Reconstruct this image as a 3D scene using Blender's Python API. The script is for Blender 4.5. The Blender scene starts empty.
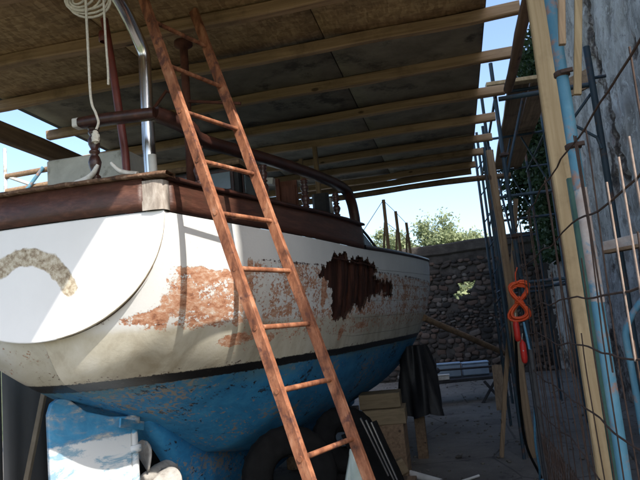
import bpy, bmesh, math, random
import numpy as np
from mathutils import Vector, Matrix, noise
random.seed(7)
R_ = math.radians
S = bpy.context.scene
COL = S.collection

# ------------------------------------------------------------------ camera
cd = bpy.data.cameras.new('camera'); cam = bpy.data.objects.new('camera', cd); COL.objects.link(cam)
cd.lens = 34.99; cd.sensor_width = 36; cd.clip_end = 3000; cd.clip_start = 0.05
yaw, pitch, roll = R_(11.8), R_(8.1), R_(5.4)
F = Vector((-math.sin(yaw)*math.cos(pitch), math.cos(yaw)*math.cos(pitch), math.sin(pitch)))
R0 = Vector((math.cos(yaw), math.sin(yaw), 0)); U0 = R0.cross(F)
RR = math.cos(roll)*R0 - math.sin(roll)*U0; UU = math.sin(roll)*R0 + math.cos(roll)*U0
cam.matrix_world = Matrix(((RR.x, UU.x, -F.x, 0), (RR.y, UU.y, -F.y, 0), (RR.z, UU.z, -F.z, 1.6), (0, 0, 0, 1)))
S.camera = cam

# ------------------------------------------------------------------ light
SUN_AZ, SUN_EL = R_(45), R_(43)      # towards +X and -Y
w = bpy.data.worlds.new('World'); S.world = w; w.use_nodes = True
nt = w.node_tree; nt.nodes.clear()
sky = nt.nodes.new('ShaderNodeTexSky'); sky.sky_type = 'NISHITA'; sky.sun_disc = False
sky.sun_elevation = SUN_EL; sky.sun_rotation = math.pi - SUN_AZ
sky.air_density = 1.0; sky.dust_density = 2.2; sky.ozone_density = 1.7
bg = nt.nodes.new('ShaderNodeBackground'); bg.inputs[1].default_value = 0.15
wo = nt.nodes.new('ShaderNodeOutputWorld')
nt.links.new(sky.outputs[0], bg.inputs[0]); nt.links.new(bg.outputs[0], wo.inputs[0])
sd = bpy.data.lights.new('sun', 'SUN'); sd.energy = 3.1; sd.angle = R_(0.6); sd.color = (1, .94, .85)
sun = bpy.data.objects.new('sun', sd); COL.objects.link(sun)
sv = Vector((math.sin(SUN_AZ)*math.cos(SUN_EL), -math.cos(SUN_AZ)*math.cos(SUN_EL), math.sin(SUN_EL)))
sun.rotation_euler = sv.to_track_quat('Z', 'Y').to_euler(); sun.location = sv*20
S.view_settings.view_transform = 'Standard'; S.view_settings.look = 'None'
S.view_settings.exposure = 1.22; S.view_settings.gamma = 1
S.render.engine = 'CYCLES'
try:
    S.cycles.max_bounces = 8; S.cycles.diffuse_bounces = 5
except Exception: pass

# ------------------------------------------------------------------ node helpers
class N:
    def __init__(s, name):
        s.m = bpy.data.materials.new(name); s.m.use_nodes = True; s.t = s.m.node_tree
        s.b = s.t.nodes['Principled BSDF']; s.o = s.t.nodes['Material Output']
        s.tc = s.t.nodes.new('ShaderNodeTexCoord').outputs['Object']
    def put(s, v, inp):
        if hasattr(v, 'is_output'): s.t.links.new(v, inp)
        elif isinstance(v, tuple) and len(v) == 3 and inp.type == 'RGBA': inp.default_value = (*v, 1)
        else: inp.default_value = v
    def map(s, scale=(1, 1, 1), loc=(0, 0, 0), rot=(0, 0, 0), src=None):
        n = s.t.nodes.new('ShaderNodeMapping'); s.put(src or s.tc, n.inputs[0])
        n.inputs[1].default_value = loc; n.inputs[2].default_value = rot; n.inputs[3].default_value = scale
        return n.outputs[0]
    def noise(s, scale, detail=6, rough=.6, dist=0, v=None):
        n = s.t.nodes.new('ShaderNodeTexNoise'); s.put(v or s.tc, n.inputs['Vector'])
        n.inputs['Scale'].default_value = scale; n.inputs['Detail'].default_value = detail
        n.inputs['Roughness'].default_value = rough; n.inputs['Distortion'].default_value = dist
        return n.outputs[0]
    def voro(s, scale, v=None, out='Distance', feat='F1'):
        n = s.t.nodes.new('ShaderNodeTexVoronoi'); s.put(v or s.tc, n.inputs['Vector']); n.feature = feat
        n.inputs['Scale'].default_value = scale; return n.outputs[out]
    def math(s, op, a, b=0.0, c=0.0):
        n = s.t.nodes.new('ShaderNodeMath'); n.operation = op
        s.put(a, n.inputs[0]); s.put(b, n.inputs[1]); s.put(c, n.inputs[2]); return n.outputs[0]
    def step(s, a, lo, hi):
        n = s.t.nodes.new('ShaderNodeMapRange'); n.interpolation_type = 'SMOOTHSTEP'; s.put(a, n.inputs[0])
        s.put(lo, n.inputs[1]); s.put(hi, n.inputs[2]); return n.outputs[0]
    def mix(s, f, a, b, mode='MIX'):
        n = s.t.nodes.new('ShaderNodeMix'); n.data_type = 'RGBA'; n.blend_type = mode
        s.put(f, n.inputs[0]); s.put(a, n.inputs[6]); s.put(b, n.inputs[7]); return n.outputs[2]
    def ramp(s, f, stops, interp='LINEAR'):
        n = s.t.nodes.new('ShaderNodeValToRGB'); s.put(f, n.inputs[0]); e = n.color_ramp.elements
        n.color_ramp.interpolation = interp
        e[0].position = stops[0][0]; e[len(e)-1].position = stops[-1][0]
        e[0].color = (*stops[0][1], 1); e[len(e)-1].color = (*stops[-1][1], 1)
        for p, c in stops[1:-1]: q = e.new(p); q.color = (*c, 1)
        return n.outputs[0]
    def attr(s, name, out='Fac'):
        n = s.t.nodes.new('ShaderNodeAttribute'); n.attribute_name = name; return n.outputs[out]
    def sep(s, v=None):
        n = s.t.nodes.new('ShaderNodeSeparateXYZ'); s.put(v or s.tc, n.inputs[0]); return n.outputs
    def bump(s, h, strength=.5, dist=.01, nrm=None):
        n = s.t.nodes.new('ShaderNodeBump'); n.inputs['Strength'].default_value = strength
        n.inputs['Distance'].default_value = dist; s.put(h, n.inputs['Height'])
        if nrm: s.put(nrm, n.inputs['Normal'])
        return n.outputs[0]
    def rand(s):
        return s.t.nodes.new('ShaderNodeObjectInfo').outputs['Random']
    def done(s, col, rough=.8, nrm=None, metal=0, spec=.3):
        s.put(col, s.b.inputs['Base Color']); s.put(rough, s.b.inputs['Roughness'])
        s.put(metal, s.b.inputs['Metallic']); s.put(spec, s.b.inputs['Specular IOR Level'])
        if nrm: s.put(nrm, s.b.inputs['Normal'])
        return s.m

def generic(name, stops, scale=6, rough=.8, stretch=(1, 1, 1), bump=.4, bd=.004, metal=0, spec=.3, dirt=None, rnd=.25, detail=8, dscale=3):
    m = N(name); v = m.map(stretch)
    f = m.noise(scale, detail, .65, .3, v); c = m.ramp(f, stops)
    if dirt: c = m.mix(m.step(m.noise(dscale, 7, .7), .52, .66), c, dirt)
    if rnd:
        r = m.math('MULTIPLY_ADD', m.rand(), rnd*2, 1-rnd)
        cc = m.t.nodes.new('ShaderNodeCombineColor')
        for k in range(3): m.put(r, cc.inputs[k])
        c = m.mix(1.0, c, cc.outputs[0], 'MULTIPLY')
    h = m.noise(scale*3, 8, .7, 0, v)
    return m.done(c, rough, m.bump(h, bump, bd), metal, spec)

def wood(name, lo, hi, axis=1, rough=.75, knots=True, rnd=.2, scale=1.0, dark=(.05, .03, .02)):
    m = N(name); st = [28*scale]*3; st[axis] = 1.3*scale
    v = m.map(tuple(st)); f = m.noise(1.0, 9, .62, .8, v)
    c = m.ramp(f, [(.3, lo), (.68, hi)])
    c = m.mix(m.math('MULTIPLY', m.step(m.noise(2.2, 6, .7), .5, .72), .6), c, tuple(x*.45 for x in lo))
    if knots:
        kv = [3.0*scale]*3; kv[axis] = 1.4*scale
        k = m.step(m.voro(2.0, m.map(tuple(kv))), .11, .05)
        c = m.mix(m.math('MULTIPLY', k, .8), c, dark)
    r = m.math('MULTIPLY_ADD', m.rand(), rnd*2, 1-rnd)
    cc = m.t.nodes.new('ShaderNodeCombineColor')
    for k in range(3): m.put(r, cc.inputs[k])
    c = m.mix(1.0, c, cc.outputs[0], 'MULTIPLY')
    return m.done(c, rough, m.bump(f, .5, .003), 0, .25)

# ------------------------------------------------------------------ mesh helpers
def tag(o, label=None, cat=None, group=None, kind=None):
    if label: o['label'] = label
    if cat: o['category'] = cat
    if group: o['group'] = group
    if kind: o['kind'] = kind
    return o
def empty(name, loc, label=None, cat=None, group=None):
    o = bpy.data.objects.new(name, None); COL.objects.link(o); o.location = loc; o.empty_display_size = .1
    return tag(o, label, cat, group)
def wloc(o):
    p = Vector((0, 0, 0))
    while o: p += Vector(o.location); o = o.parent
    return p
class MB:
    """collects world-space shapes"""
    def __init__(s): s.v = []; s.f = []; s.mi = []; s.sm = []
    def add(s, vs, fs, mi=0, smooth=False):
        b = len(s.v); s.v += [tuple(v) for v in vs]
        for f in fs: s.f.append(tuple(b+i for i in f)); s.mi.append(mi); s.sm.append(smooth)
        return s
    def box(s, lo, hi, mi=0):
        x0, y0, z0 = lo; x1, y1, z1 = hi
        v = [(x0,y0,z0),(x1,y0,z0),(x1,y1,z0),(x0,y1,z0),(x0,y0,z1),(x1,y0,z1),(x1,y1,z1),(x0,y1,z1)]
        return s.add(v, [(0,3,2,1),(4,5,6,7),(0,1,5,4),(1,2,6,5),(2,3,7,6),(3,0,4,7)], mi)
    def bar(s, p0, p1, w, h, up=(0, 0, 1), seg=1, wob=0, cham=.12, mi=0):
        """rectangular timber, chamfered edges, optional waviness"""
        p0 = Vector(p0); p1 = Vector(p1); d = (p1-p0).normalized(); up = Vector(up)
        a = d.cross(up).normalized(); b = a.cross(d).normalized(); c = min(w, h)*cham
        prof = [(-w/2+c, -h/2), (w/2-c, -h/2), (w/2, -h/2+c), (w/2, h/2-c), (w/2-c, h/2), (-w/2+c, h/2), (-w/2, h/2-c), (-w/2, -h/2+c)]
        vs = []; fs = []
        for k in range(seg+1):
            q = p0.lerp(p1, k/seg)
            j = Vector((noise.noise(q*1.3), noise.noise(q*1.3+Vector((9, 3, 1))), noise.noise(q*1.3+Vector((2, 7, 5)))))*wob
            for x, y in prof:
                e = Vector(q + a*x + b*y + j); e += Vector((noise.noise(e*9),)*3)*wob*.25; vs.append(e)
        for k in range(seg):
            for i in range(8): fs.append((k*8+i, k*8+(i+1) % 8, (k+1)*8+(i+1) % 8, (k+1)*8+i))
        fs.append(tuple(range(7, -1, -1))); fs.append(tuple(range(seg*8, seg*8+8)))
        return s.add(vs, fs, mi)
    def tube(s, pts, r, n=10, wob=0, mi=0, cap=True):
        pts = [Vector(p) for p in pts]; rs = r if isinstance(r, (list, tuple)) else [r]*len(pts)
        vs = []; fs = []; a = None
        for k, p in enumerate(pts):
            d = (pts[min(k+1, len(pts)-1)] - pts[max(k-1, 0)]).normalized()
            if a is None: a = d.orthogonal().normalized()
            a = (a - d*a.dot(d)).normalized(); b = d.cross(a)
            for i in range(n):
                t = 2*math.pi*i/n; rr = rs[k]
                if wob: rr *= 1 + wob*noise.noise(Vector((p.x*3+math.cos(t), p.y*3+math.sin(t), p.z*3)))
                vs.append(p + (a*math.cos(t) + b*math.sin(t))*rr)
        for k in range(len(pts)-1):
            for i in range(n): fs.append((k*n+i, k*n+(i+1) % n, (k+1)*n+(i+1) % n, (k+1)*n+i))
        s.add(vs, fs, mi, True)
        if cap: s.add(vs[:n], [tuple(range(n-1, -1, -1))], mi); s.add(vs[-n:], [tuple(range(n))], mi)
        return s
    def lathe(s, base, prof, n=16, axis=(0, 0, 1), mi=0, smooth=True):
        ax = Vector(axis).normalized(); a = ax.orthogonal().normalized(); b = ax.cross(a); base = Vector(base)
        vs = []; fs = []
        for r, h in prof:
            for i in range(n):
                t = 2*math.pi*i/n; vs.append(base + ax*h + (a*math.cos(t)+b*math.sin(t))*max(r, 1e-4))
        for k in range(len(prof)-1):
            for i in range(n): fs.append((k*n+i, k*n+(i+1) % n, (k+1)*n+(i+1) % n, (k+1)*n+i))
        return s.add(vs, fs, mi, smooth)
    def blob(s, c, r, sub=2, amp=.15, fr=3, mi=0, flat=1.0):
        bm = bmesh.new(); bmesh.ops.create_icosphere(bm, subdivisions=sub, radius=1)
        vs = []
        for v in bm.verts:
            q = v.co.copy(); k = 1 + amp*noise.noise(q*fr+Vector(c)*7)
            vs.append((c[0]+q.x*r[0]*k, c[1]+q.y*r[1]*k, c[2]+q.z*r[2]*k*flat))
        s.add(vs, [tuple(v.index for v in f.verts) for f in bm.faces], mi, True); bm.free(); return s
    def make(s, name, mat, parent=None, attrs=None, origin=None):
        me = bpy.data.meshes.new(name); o0 = wloc(parent) if parent else Vector(origin or (0, 0, 0))
        me.from_pydata([(v[0]-o0.x, v[1]-o0.y, v[2]-o0.z) for v in s.v], [], s.f); me.update()
        for m in (mat if isinstance(mat, list) else [mat]): me.materials.append(m)
        me.polygons.foreach_set('use_smooth', s.sm); me.polygons.foreach_set('material_index', s.mi)
        if attrs:
            for k, a in attrs.items():
                at = me.attributes.new(k, 'FLOAT', 'POINT'); at.data.foreach_set('value', np.asarray(a, dtype=np.float32))
        o = bpy.data.objects.new(name, me); COL.objects.link(o)
        if parent: o.parent = parent
        else: o.location = o0
        return o
def grid(mb, P, closed_u=False, mi=0, flip=False, keep=None):
    nu, nv = len(P), len(P[0]); vs = [p for r in P for p in r]; fs = []
    for i in range(nu-1):
        for j in range(nv-1):
            if keep and not keep(i, j): continue
            q = (i*nv+j, i*nv+j+1, (i+1)*nv+j+1, (i+1)*nv+j)
            fs.append(q[::-1] if flip else q)
    return mb.add(vs, fs, mi, True)
def copy_tree(o, parent=None, off=None):
    c = o.copy(); COL.objects.link(c); c.parent = parent
    if off is not None: c.location = Vector(o.location) + Vector(off)
    for ch in list(o.children): copy_tree(ch, c)
    return c
def solid(o, t, off=0):
    m = o.modifiers.new('thick', 'SOLIDIFY'); m.thickness = t; m.offset = off; return o
def fbm(x, y, z=0, o=5):
    return noise.fractal(Vector((x, y, z)), 1.0, 2.1, o)

# ------------------------------------------------------------------ materials
M = {}
M['osb'] = None
def m_osb():
    m = N('osb_board')
    v = m.map((1, 1, 1)); c1 = m.voro(64, m.map((1, .28, 1), rot=(0, 0, .7)), 'Color'); c2 = m.voro(58, m.map((.3, 1, 1), rot=(0, 0, .35)), 'Color')
    a = m.sep(c1)[0]; b = m.sep(c2)[1]
    f = m.math('ADD', m.math('MULTIPLY', a, .55), m.math('MULTIPLY', b, .45))
    c = m.ramp(f, [(.1, (.27, .17, .08)), (.5, (.39, .255, .125)), (.85, (.52, .36, .185))])
    c = m.mix(m.math('MULTIPLY', m.step(m.noise(1.6, 6, .7), .45, .7), .55), c, (.13, .085, .045))
    r = m.math('MULTIPLY_ADD', m.rand(), .3, .85); cc = m.t.nodes.new('ShaderNodeCombineColor')
    for k in range(3): m.put(r, cc.inputs[k])
    c = m.mix(1.0, c, cc.outputs[0], 'MULTIPLY')
    return m.done(c, .75, m.bump(f, .3, .002))
M['osb'] = m_osb()
M['greyboard'] = generic('weathered_board', [(.3, (.15, .122, .088)), (.5, (.23, .195, .145)), (.7, (.31, .27, .20))], 3.5, .85, (1, 1, 1), .3, .003, dirt=(.09, .075, .06), rnd=.18)
M['batten'] = wood('batten_timber', (.21, .13, .07), (.43, .285, .165), 0, rnd=.22)
M['post'] = wood('post_timber', (.31, .21, .105), (.50, .37, .21), 2, rnd=.08)
M['oldtimber'] = wood('old_timber', (.14, .09, .055), (.30, .20, .12), 1, rnd=.25)
M['oldpost'] = wood('old_post_timber', (.17, .11, .065), (.36, .25, .15), 2, rnd=.25)
M['log'] = wood('bark_log', (.10, .06, .04), (.24, .15, .10), 1, rnd=.2)
M['mahog'] = generic('dark_varnish', [(.3, (.022, .010, .008)), (.55, (.055, .020, .014)), (.75, (.11, .042, .028))], 3, .35, (8, 1.2, 8), .4, .003, spec=.5, dirt=(.035, .016, .012), rnd=.12)
M['bulwark'] = generic('worn_red_varnish', [(.25, (.035, .015, .010)), (.5, (.072, .028, .018)), (.8, (.15, .066, .042))], 5, .42, (3, .7, 8), .5, .004, spec=.5, dirt=(.06, .028, .018), rnd=.05, dscale=5)
M['worncap'] = generic('bleached_cap_rail', [(.3, (.035, .02, .014)), (.55, (.16, .09, .055)), (.75, (.38, .30, .22))], 7, .8, (6, 1, 6), .6, .006, rnd=0)
M['bleached'] = generic('bleached_wood_paint', [(.3, (.16, .13, .11)), (.5, (.33, .29, .25)), (.7, (.50, .46, .42))], 9, .8, (3, 3, 1), .6, .004, rnd=0)
M['rust'] = generic('rusty_painted_steel', [(.30, (.05, .022, .014)), (.40, (.15, .055, .028)), (.52, (.27, .105, .052)), (.62, (.36, .16, .085)), (.74, (.44, .25, .17))], 17, .75, (1, 1, .45), .8, .003, dirt=(.10, .04, .03), rnd=.06, dscale=13)
M['redpipe'] = generic('red_oxide_pipe', [(.3, (.09, .018, .013)), (.7, (.19, .038, .027))], 9, .45, bump=.2, bd=.002, spec=.5, rnd=.1)
M['rustprop'] = generic('dark_rusty_prop', [(.3, (.05, .02, .014)), (.7, (.15, .055, .035))], 14, .8, bump=.5, bd=.003, rnd=.1)
M['doorred'] = generic('faded_red_door', [(.3, (.09, .03, .018)), (.7, (.19, .07, .04))], 6, .6, (8, 8, 1), .3, .003, rnd=.1)
M['steel'] = generic('polished_steel', [(.3, (.62, .62, .60)), (.7, (.80, .80, .80))], 5, .22, (1, 1, .4), .06, .002, metal=1, rnd=0)
M['rope'] = generic('pale_rope', [(.3, (.42, .39, .32)), (.7, (.66, .62, .53))], 90, .95, bump=.8, bd=.002, rnd=0)
M['white_old'] = generic('old_white_paint', [(.3, (.5, .49, .45)), (.7, (.72, .71, .67))], 5, .5, bump=.2, rnd=.04, dirt=(.3, .27, .22))
M['cabin'] = generic('chalky_grey_paint', [(.3, (.42, .42, .38)), (.7, (.58, .58, .53))], 8, .7, bump=.4, rnd=0, dirt=(.27, .26, .22), dscale=7)
M['glass_dark'] = generic('dusty_window', [(.3, (.10, .14, .16)), (.7, (.2, .26, .28))], 3, .2, bump=.05, spec=.6, rnd=0)
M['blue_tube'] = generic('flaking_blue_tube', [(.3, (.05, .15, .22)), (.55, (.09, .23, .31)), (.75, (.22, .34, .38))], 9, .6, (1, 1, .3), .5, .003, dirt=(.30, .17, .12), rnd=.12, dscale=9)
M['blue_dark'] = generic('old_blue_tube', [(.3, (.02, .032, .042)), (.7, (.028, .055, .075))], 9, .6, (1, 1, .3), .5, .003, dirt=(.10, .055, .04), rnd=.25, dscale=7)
M['pink_tube'] = generic('pale_primer_tube', [(.3, (.27, .20, .175)), (.7, (.46, .41, .37))], 12, .7, bump=.4, bd=.003, dirt=(.1, .22, .3), rnd=.1, dscale=11)
M['green_tube'] = generic('green_tube', [(.3, (.018, .055, .045)), (.7, (.045, .11, .09))], 9, .55, bump=.3, bd=.002, rnd=.1)
M['wire'] = generic('rusty_wire', [(.3, (.03, .02, .016)), (.7, (.075, .045, .033))], 30, .8, bump=.3, bd=.001, rnd=.1)
M['tanwire'] = generic('galvanised_wire', [(.3, (.20, .14, .11)), (.7, (.34, .26, .21))], 30, .6, bump=.3, bd=.001, rnd=.1)
M['rubber'] = generic('black_rubber', [(.3, (.005, .005, .005)), (.7, (.011, .011, .011))], 12, .9, bump=.3, bd=.003, spec=.1, rnd=.1)
M['tarp'] = generic('black_tarpaulin', [(.3, (.008, .008, .009)), (.7, (.02, .02, .021))], 6, .5, bump=.4, bd=.01, rnd=.1)
M['sawn'] = wood('sawn_block', (.17, .125, .07), (.28, .21, .125), 0, knots=False, rnd=.15)
M['orange'] = generic('orange_hose', [(.3, (.55, .055, .012)), (.7, (.70, .10, .025))], 8, .45, bump=.1, rnd=0)
M['red'] = generic('red_plastic', [(.3, (.42, .02, .015)), (.7, (.6, .035, .025))], 8, .4, bump=.1, rnd=.05)
M['bluerope'] = generic('blue_rope', [(.3, (.07, .22, .35)), (.7, (.15, .35, .5))], 60, .9, bump=.5, bd=.002, rnd=0)
M['chrome'] = generic('dull_chrome', [(.3, (.4, .4, .41)), (.7, (.6, .6, .6))], 8, .3, bump=.05, metal=1, rnd=0)
M['palebox'] = generic('pale_blue_plastic', [(.3, (.24, .34, .45)), (.7, (.36, .46, .56))], 5, .5, bump=.15, rnd=.1)
M['yellow'] = generic('yellow_plastic', [(.3, (.6, .5, .03)), (.7, (.75, .62, .05))], 5, .5, bump=.1, rnd=0)
M['darkwall'] = generic('grey_sheet_metal', [(.3, (.10, .105, .11)), (.7, (.15, .155, .16))], 2.5, .6, (1, 1, .3), .15, .003, rnd=0)
M['blackmetal'] = generic('blackened_metal', [(.3, (.02, .02, .022)), (.7, (.05, .05, .052))], 8, .6, bump=.3, rnd=.1)
def m_prop():
    m = N('propeller_metal'); f = m.noise(14, 8, .7)
    c = m.ramp(f, [(.3, (.20, .18, .16)), (.5, (.36, .34, .31)), (.75, (.50, .48, .45))])
    c = m.mix(m.step(m.noise(7, 5, .6), .6, .68), c, (.18, .25, .3))
    return m.done(c, .65, m.bump(f, .4, .003), 0)
M['prop'] = m_prop()
def m_sheet():
    m = N('milky_plastic'); f = m.noise(7, 5, .6)
    m.b.inputs['Transmission Weight'].default_value = .35
    return m.done(m.ramp(f, [(.3, (.34, .42, .38)), (.7, (.55, .62, .58))]), .4, m.bump(f, .2, .004))
M['sheet'] = m_sheet()

def m_hull():
    m = N('hull_paint')
    X, Y, Z = m.sep()
    peel = m.attr('peel'); cream = m.attr('cream'); rot = m.attr('rot')
    stv = m.map((1, .45, 1.25))
    n1 = m.noise(16, 10, .76, .15, m.map((1, .7, 1.1))); n2 = m.noise(48, 8, .7, .2, m.map((1, .7, 1.1))); n3 = m.noise(2.6, 6, .6)
    white = m.ramp(n3, [(.3, (.72, .72, .70)), (.7, (.80, .80, .785))])
    crm = m.ramp(m.noise(3.5, 8, .65, .6, m.map((1, 1, .5))), [(.3, (.40, .345, .25)), (.5, (.60, .56, .45)), (.72, (.70, .67, .58))])
    base = m.mix(m.step(m.math('ADD', cream, m.math('MULTIPLY', m.math('SUBTRACT', n3, .5), .7)), .3, .7), white, crm)
    # bare red primer and wood under the flaking paint
    pr = m.ramp(m.noise(21, 11, .82, .1, m.map((1, .5, 1.6))), [(.33, (.05, .03, .022)), (.39, (.26, .11, .065)), (.46, (.45, .21, .12)), (.53, (.54, .31, .20)), (.58, (.60, .46, .37)), (.63, (.72, .68, .62))])
    pk = m.math('ADD', m.math('MULTIPLY', m.math('SUBTRACT', n1, .5), 1.9), m.math('MULTIPLY', m.math('SUBTRACT', n2, .5), 1.9))
    pm = m.step(m.math('ADD', peel, pk), .46, .56)
    c = m.mix(pm, base, pr)
    rm = m.step(m.math('ADD', rot, m.math('MULTIPLY', pk, .7)), .46, .56)
    c = m.mix(rm, c, m.ramp(n2, [(.35, (.018, .010, .007)), (.65, (.10, .045, .028))]))
    # small chips everywhere low down
    # waterline stripe
    wob = m.math('MULTIPLY', m.math('SUBTRACT', m.noise(3, 6, .7), .5), .014)
    zz = m.math('ADD', Z, wob); zf = m.math('ADD', zz, m.math('MULTIPLY', m.math('SUBTRACT', n2, .5), .03))
    blk = m.mix(m.step(n1, .60, .66), (.012, .012, .013), (.10, .09, .07))
    c = m.mix(m.step(zf, 1.443, 1.437), c, blk)
    # antifouling blue
    st2 = m.map((1, .55, 1))
    b1 = m.noise(7, 9, .75, .4, st2); b2 = m.noise(34, 9, .76, .3, st2); b3 = m.noise(2.2, 5, .6, 0, st2)
    blue = m.ramp(b1, [(.25, (.018, .13, .28)), (.5, (.028, .22, .46)), (.75, (.06, .31, .55))])
    top = m.step(Z, 1.24, 1.42)
    fade = m.math('MULTIPLY', top, m.step(m.math('ADD', b1, m.math('MULTIPLY', top, .12)), .46, .64))
    blue = m.mix(m.math('MULTIPLY', fade, .8), blue, (.10, .19, .20))
    chip = m.math('ADD', b2, m.math('MULTIPLY', m.math('SUBTRACT', b3, .5), .7))
    blue = m.mix(m.step(chip, .595, .63), blue, (.25, .23, .20))
    chip2 = m.math('ADD', m.noise(29, 9, .78, .4, st2), m.math('MULTIPLY', m.math('SUBTRACT', m.noise(2.7, 4, .5), .5), .6))
    blue = m.mix(m.step(chip2, .62, .65), blue, (.02, .025, .035))
    bm_ = m.step(zf, 1.392, 1.386)
    c = m.mix(bm_, c, blue)
    hh = m.math('ADD', m.math('MULTIPLY', m.math('SUBTRACT', 1.0, m.math('MULTIPLY', pm, m.math('SUBTRACT', 1.0, bm_))), 1.0), m.math('MULTIPLY', n2, .5))
    hb = m.math('SUBTRACT', m.math('MULTIPLY', n2, .3), m.math('MULTIPLY', m.step(chip2, .62, .65), .5))
    h = m.mix(bm_, hh, hb)
    rough = m.math('MULTIPLY_ADD', m.math('MAXIMUM', pm, bm_), .3, .42)
    return m.done(c, rough, m.bump(h, .55, .004), 0, .4)
M['hull'] = m_hull()
def m_transom():
    m = N('transom_paint'); X, Y, Z = m.sep()
    sc = m.attr('scar'); cream = m.attr('cream')
    n1 = m.noise(9, 10, .7, .3); n2 = m.noise(38, 8, .75)
    white = m.ramp(m.noise(2.4, 6, .6), [(.3, (.76, .76, .75)), (.7, (.82, .82, .81))])
    crm = m.ramp(m.noise(5, 8, .65, .6), [(.3, (.30, .25, .17)), (.55, (.50, .46, .36)), (.75, (.63, .60, .52))])
    c = m.mix(m.step(m.math('ADD', cream, m.math('MULTIPLY', m.math('SUBTRACT', n1, .5), .9)), .45, .6), white, crm)
    k = m.step(m.math('ADD', sc, m.math('MULTIPLY', m.math('SUBTRACT', n1, .5), .6)), .42, .55)
    scar = m.ramp(n2, [(.30, (.07, .05, .035)), (.43, (.30, .23, .15)), (.55, (.50, .44, .33)), (.7, (.68, .64, .55))])
    c = m.mix(k, c, scar)
    return m.done(c, .45, m.bump(m.math('ADD', m.math('MULTIPLY', k, -1.0), m.math('MULTIPLY', n2, m.math('MULTIPLY', k, .8))), .6, .004), 0, .4)
M['transom'] = m_transom()
def m_rot():
    m = N('rotten_frame_wood'); v = m.map((14, 14, 1.5))
    f = m.noise(1.2, 9, .7, .8, v); g = m.noise(9, 8, .7)
    c = m.ramp(f, [(.3, (.010, .005, .004)), (.5, (.05, .018, .012)), (.72, (.14, .05, .03))])
    c = m.mix(m.step(g, .62, .7), c, (.20, .17, .14))
    return m.done(c, .9, m.bump(f, .9, .012))
M['rot'] = m_rot()
def m_rudder():
    m = N('rudder_paint'); n = m.noise(8, 9, .7, .4); n2 = m.noise(30, 8, .75); n3 = m.noise(3.5, 8, .7, .5, m.map((1, 1, 2.4)))
    blue = m.ramp(n, [(.3, (.035, .19, .36)), (.55, (.06, .27, .47)), (.72, (.13, .34, .50))])
    c = m.mix(m.math('MULTIPLY', m.step(n3, .46, .60), .75), blue, (.27, .31, .34))
    c = m.mix(m.step(m.math('ADD', n3, m.math('MULTIPLY', n2, .35)), .72, .80), c, (.42, .42, .40))
    Z = m.sep()[2]; lit_white = m.mix(m.step(m.noise(5, 9, .75, .5, m.map((1, 1, 2.0))), .50, .60), (.60, .63, .64), (.22, .36, .46))
    c = m.mix(m.step(m.math('ADD', Z, m.math('MULTIPLY', m.math('SUBTRACT', n2, .5), .05)), 1.10, 1.085), c, lit_white)  # whitened low down: sunlight below the counter's shadow edge, painted into the colour
    c = m.mix(m.step(n2, .68, .72), c, (.16, .12, .10))
    return m.done(c, .55, m.bump(n2, .35, .003))
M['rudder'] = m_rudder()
def m_ground():
    m = N('dusty_concrete'); n = m.noise(.9, 9, .7, .3); n2 = m.noise(22, 9, .8)
    c = m.ramp(n, [(.3, (.085, .076, .064)), (.5, (.13, .117, .10)), (.7, (.18, .163, .14))])
    c = m.mix(m.step(n2, .56, .7), c, (.24, .215, .18)); c = m.mix(m.step(m.noise(2.1, 7, .7), .56, .68), c, (.06, .053, .046))
    crack = m.step(m.voro(.8, m.map((1, 1, 1)), 'Distance', 'DISTANCE_TO_EDGE'), .012, .004)
    c = m.mix(m.math('MULTIPLY', crack, .6), c, (.05, .045, .04))
    return m.done(c, .92, m.bump(m.math('ADD', n2, m.math('MULTIPLY', crack, -1.0)), .6, .012))
M['ground'] = m_ground()
def m_plaster():
    m = N('weathered_plaster'); e = m.attr('bare')
    v = m.map((1, 1, .35)); n = m.noise(2.0, 10, .74, .8, v); n2 = m.noise(11, 9, .78, .3); n3 = m.noise(2.4, 8, .7, 1.2, m.map((1, 1, .16)))
    c = m.ramp(n, [(.30, (.11, .095, .08)), (.42, (.21, .19, .165)), (.50, (.30, .275, .245)), (.60, (.43, .40, .36)), (.70, (.25, .19, .16))])
    c = m.mix(m.math('MULTIPLY', m.step(n3, .56, .68), .65), c, (.22, .12, .10))
    c = m.mix(m.step(n2, .55, .66), c, (.10, .09, .085)); c = m.mix(m.step(m.noise(6, 8, .75, .5), .56, .64), c, (.44, .42, .38))
    c = m.mix(m.math('MULTIPLY', m.step(m.noise(2.6, 9, .8, .6), .52, .60), .75), c, (.13, .115, .10))
    c = m.mix(m.math('MULTIPLY', m.step(m.noise(4.3, 9, .8, .9), .57, .62), .8), c, (.47, .45, .42))
    st = m.ramp(m.noise(6, 8, .7), [(.35, (.015, .012, .010)), (.5, (.09, .065, .05)), (.62, (.30, .26, .22))])
    c = m.mix(m.step(m.math('ADD', e, m.math('MULTIPLY', m.math('SUBTRACT', n2, .5), .5)), .4, .55), c, st)
    return m.done(c, .92, m.bump(m.math('ADD', n2, n), .8, .025))
M['plaster'] = m_plaster()
def m_stone():
    m = N('rubble_stone'); r = m.attr('tone')
    n = m.noise(5, 8, .7); n2 = m.noise(22, 8, .75)
    c = m.ramp(r, [(0, (.022, .019, .017)), (.35, (.045, .036, .03)), (.6, (.08, .05, .037)), (.85, (.11, .098, .086)), (1, (.19, .175, .16))])
    c = m.mix(m.math('MULTIPLY', m.step(n, .5, .7), .4), c, (.05, .043, .037)); c = m.mix(m.step(n2, .62, .7), c, (.10, .09, .08))
    return m.done(c, .95, m.bump(n2, .8, .01))
M['stone'] = m_stone()
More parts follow.
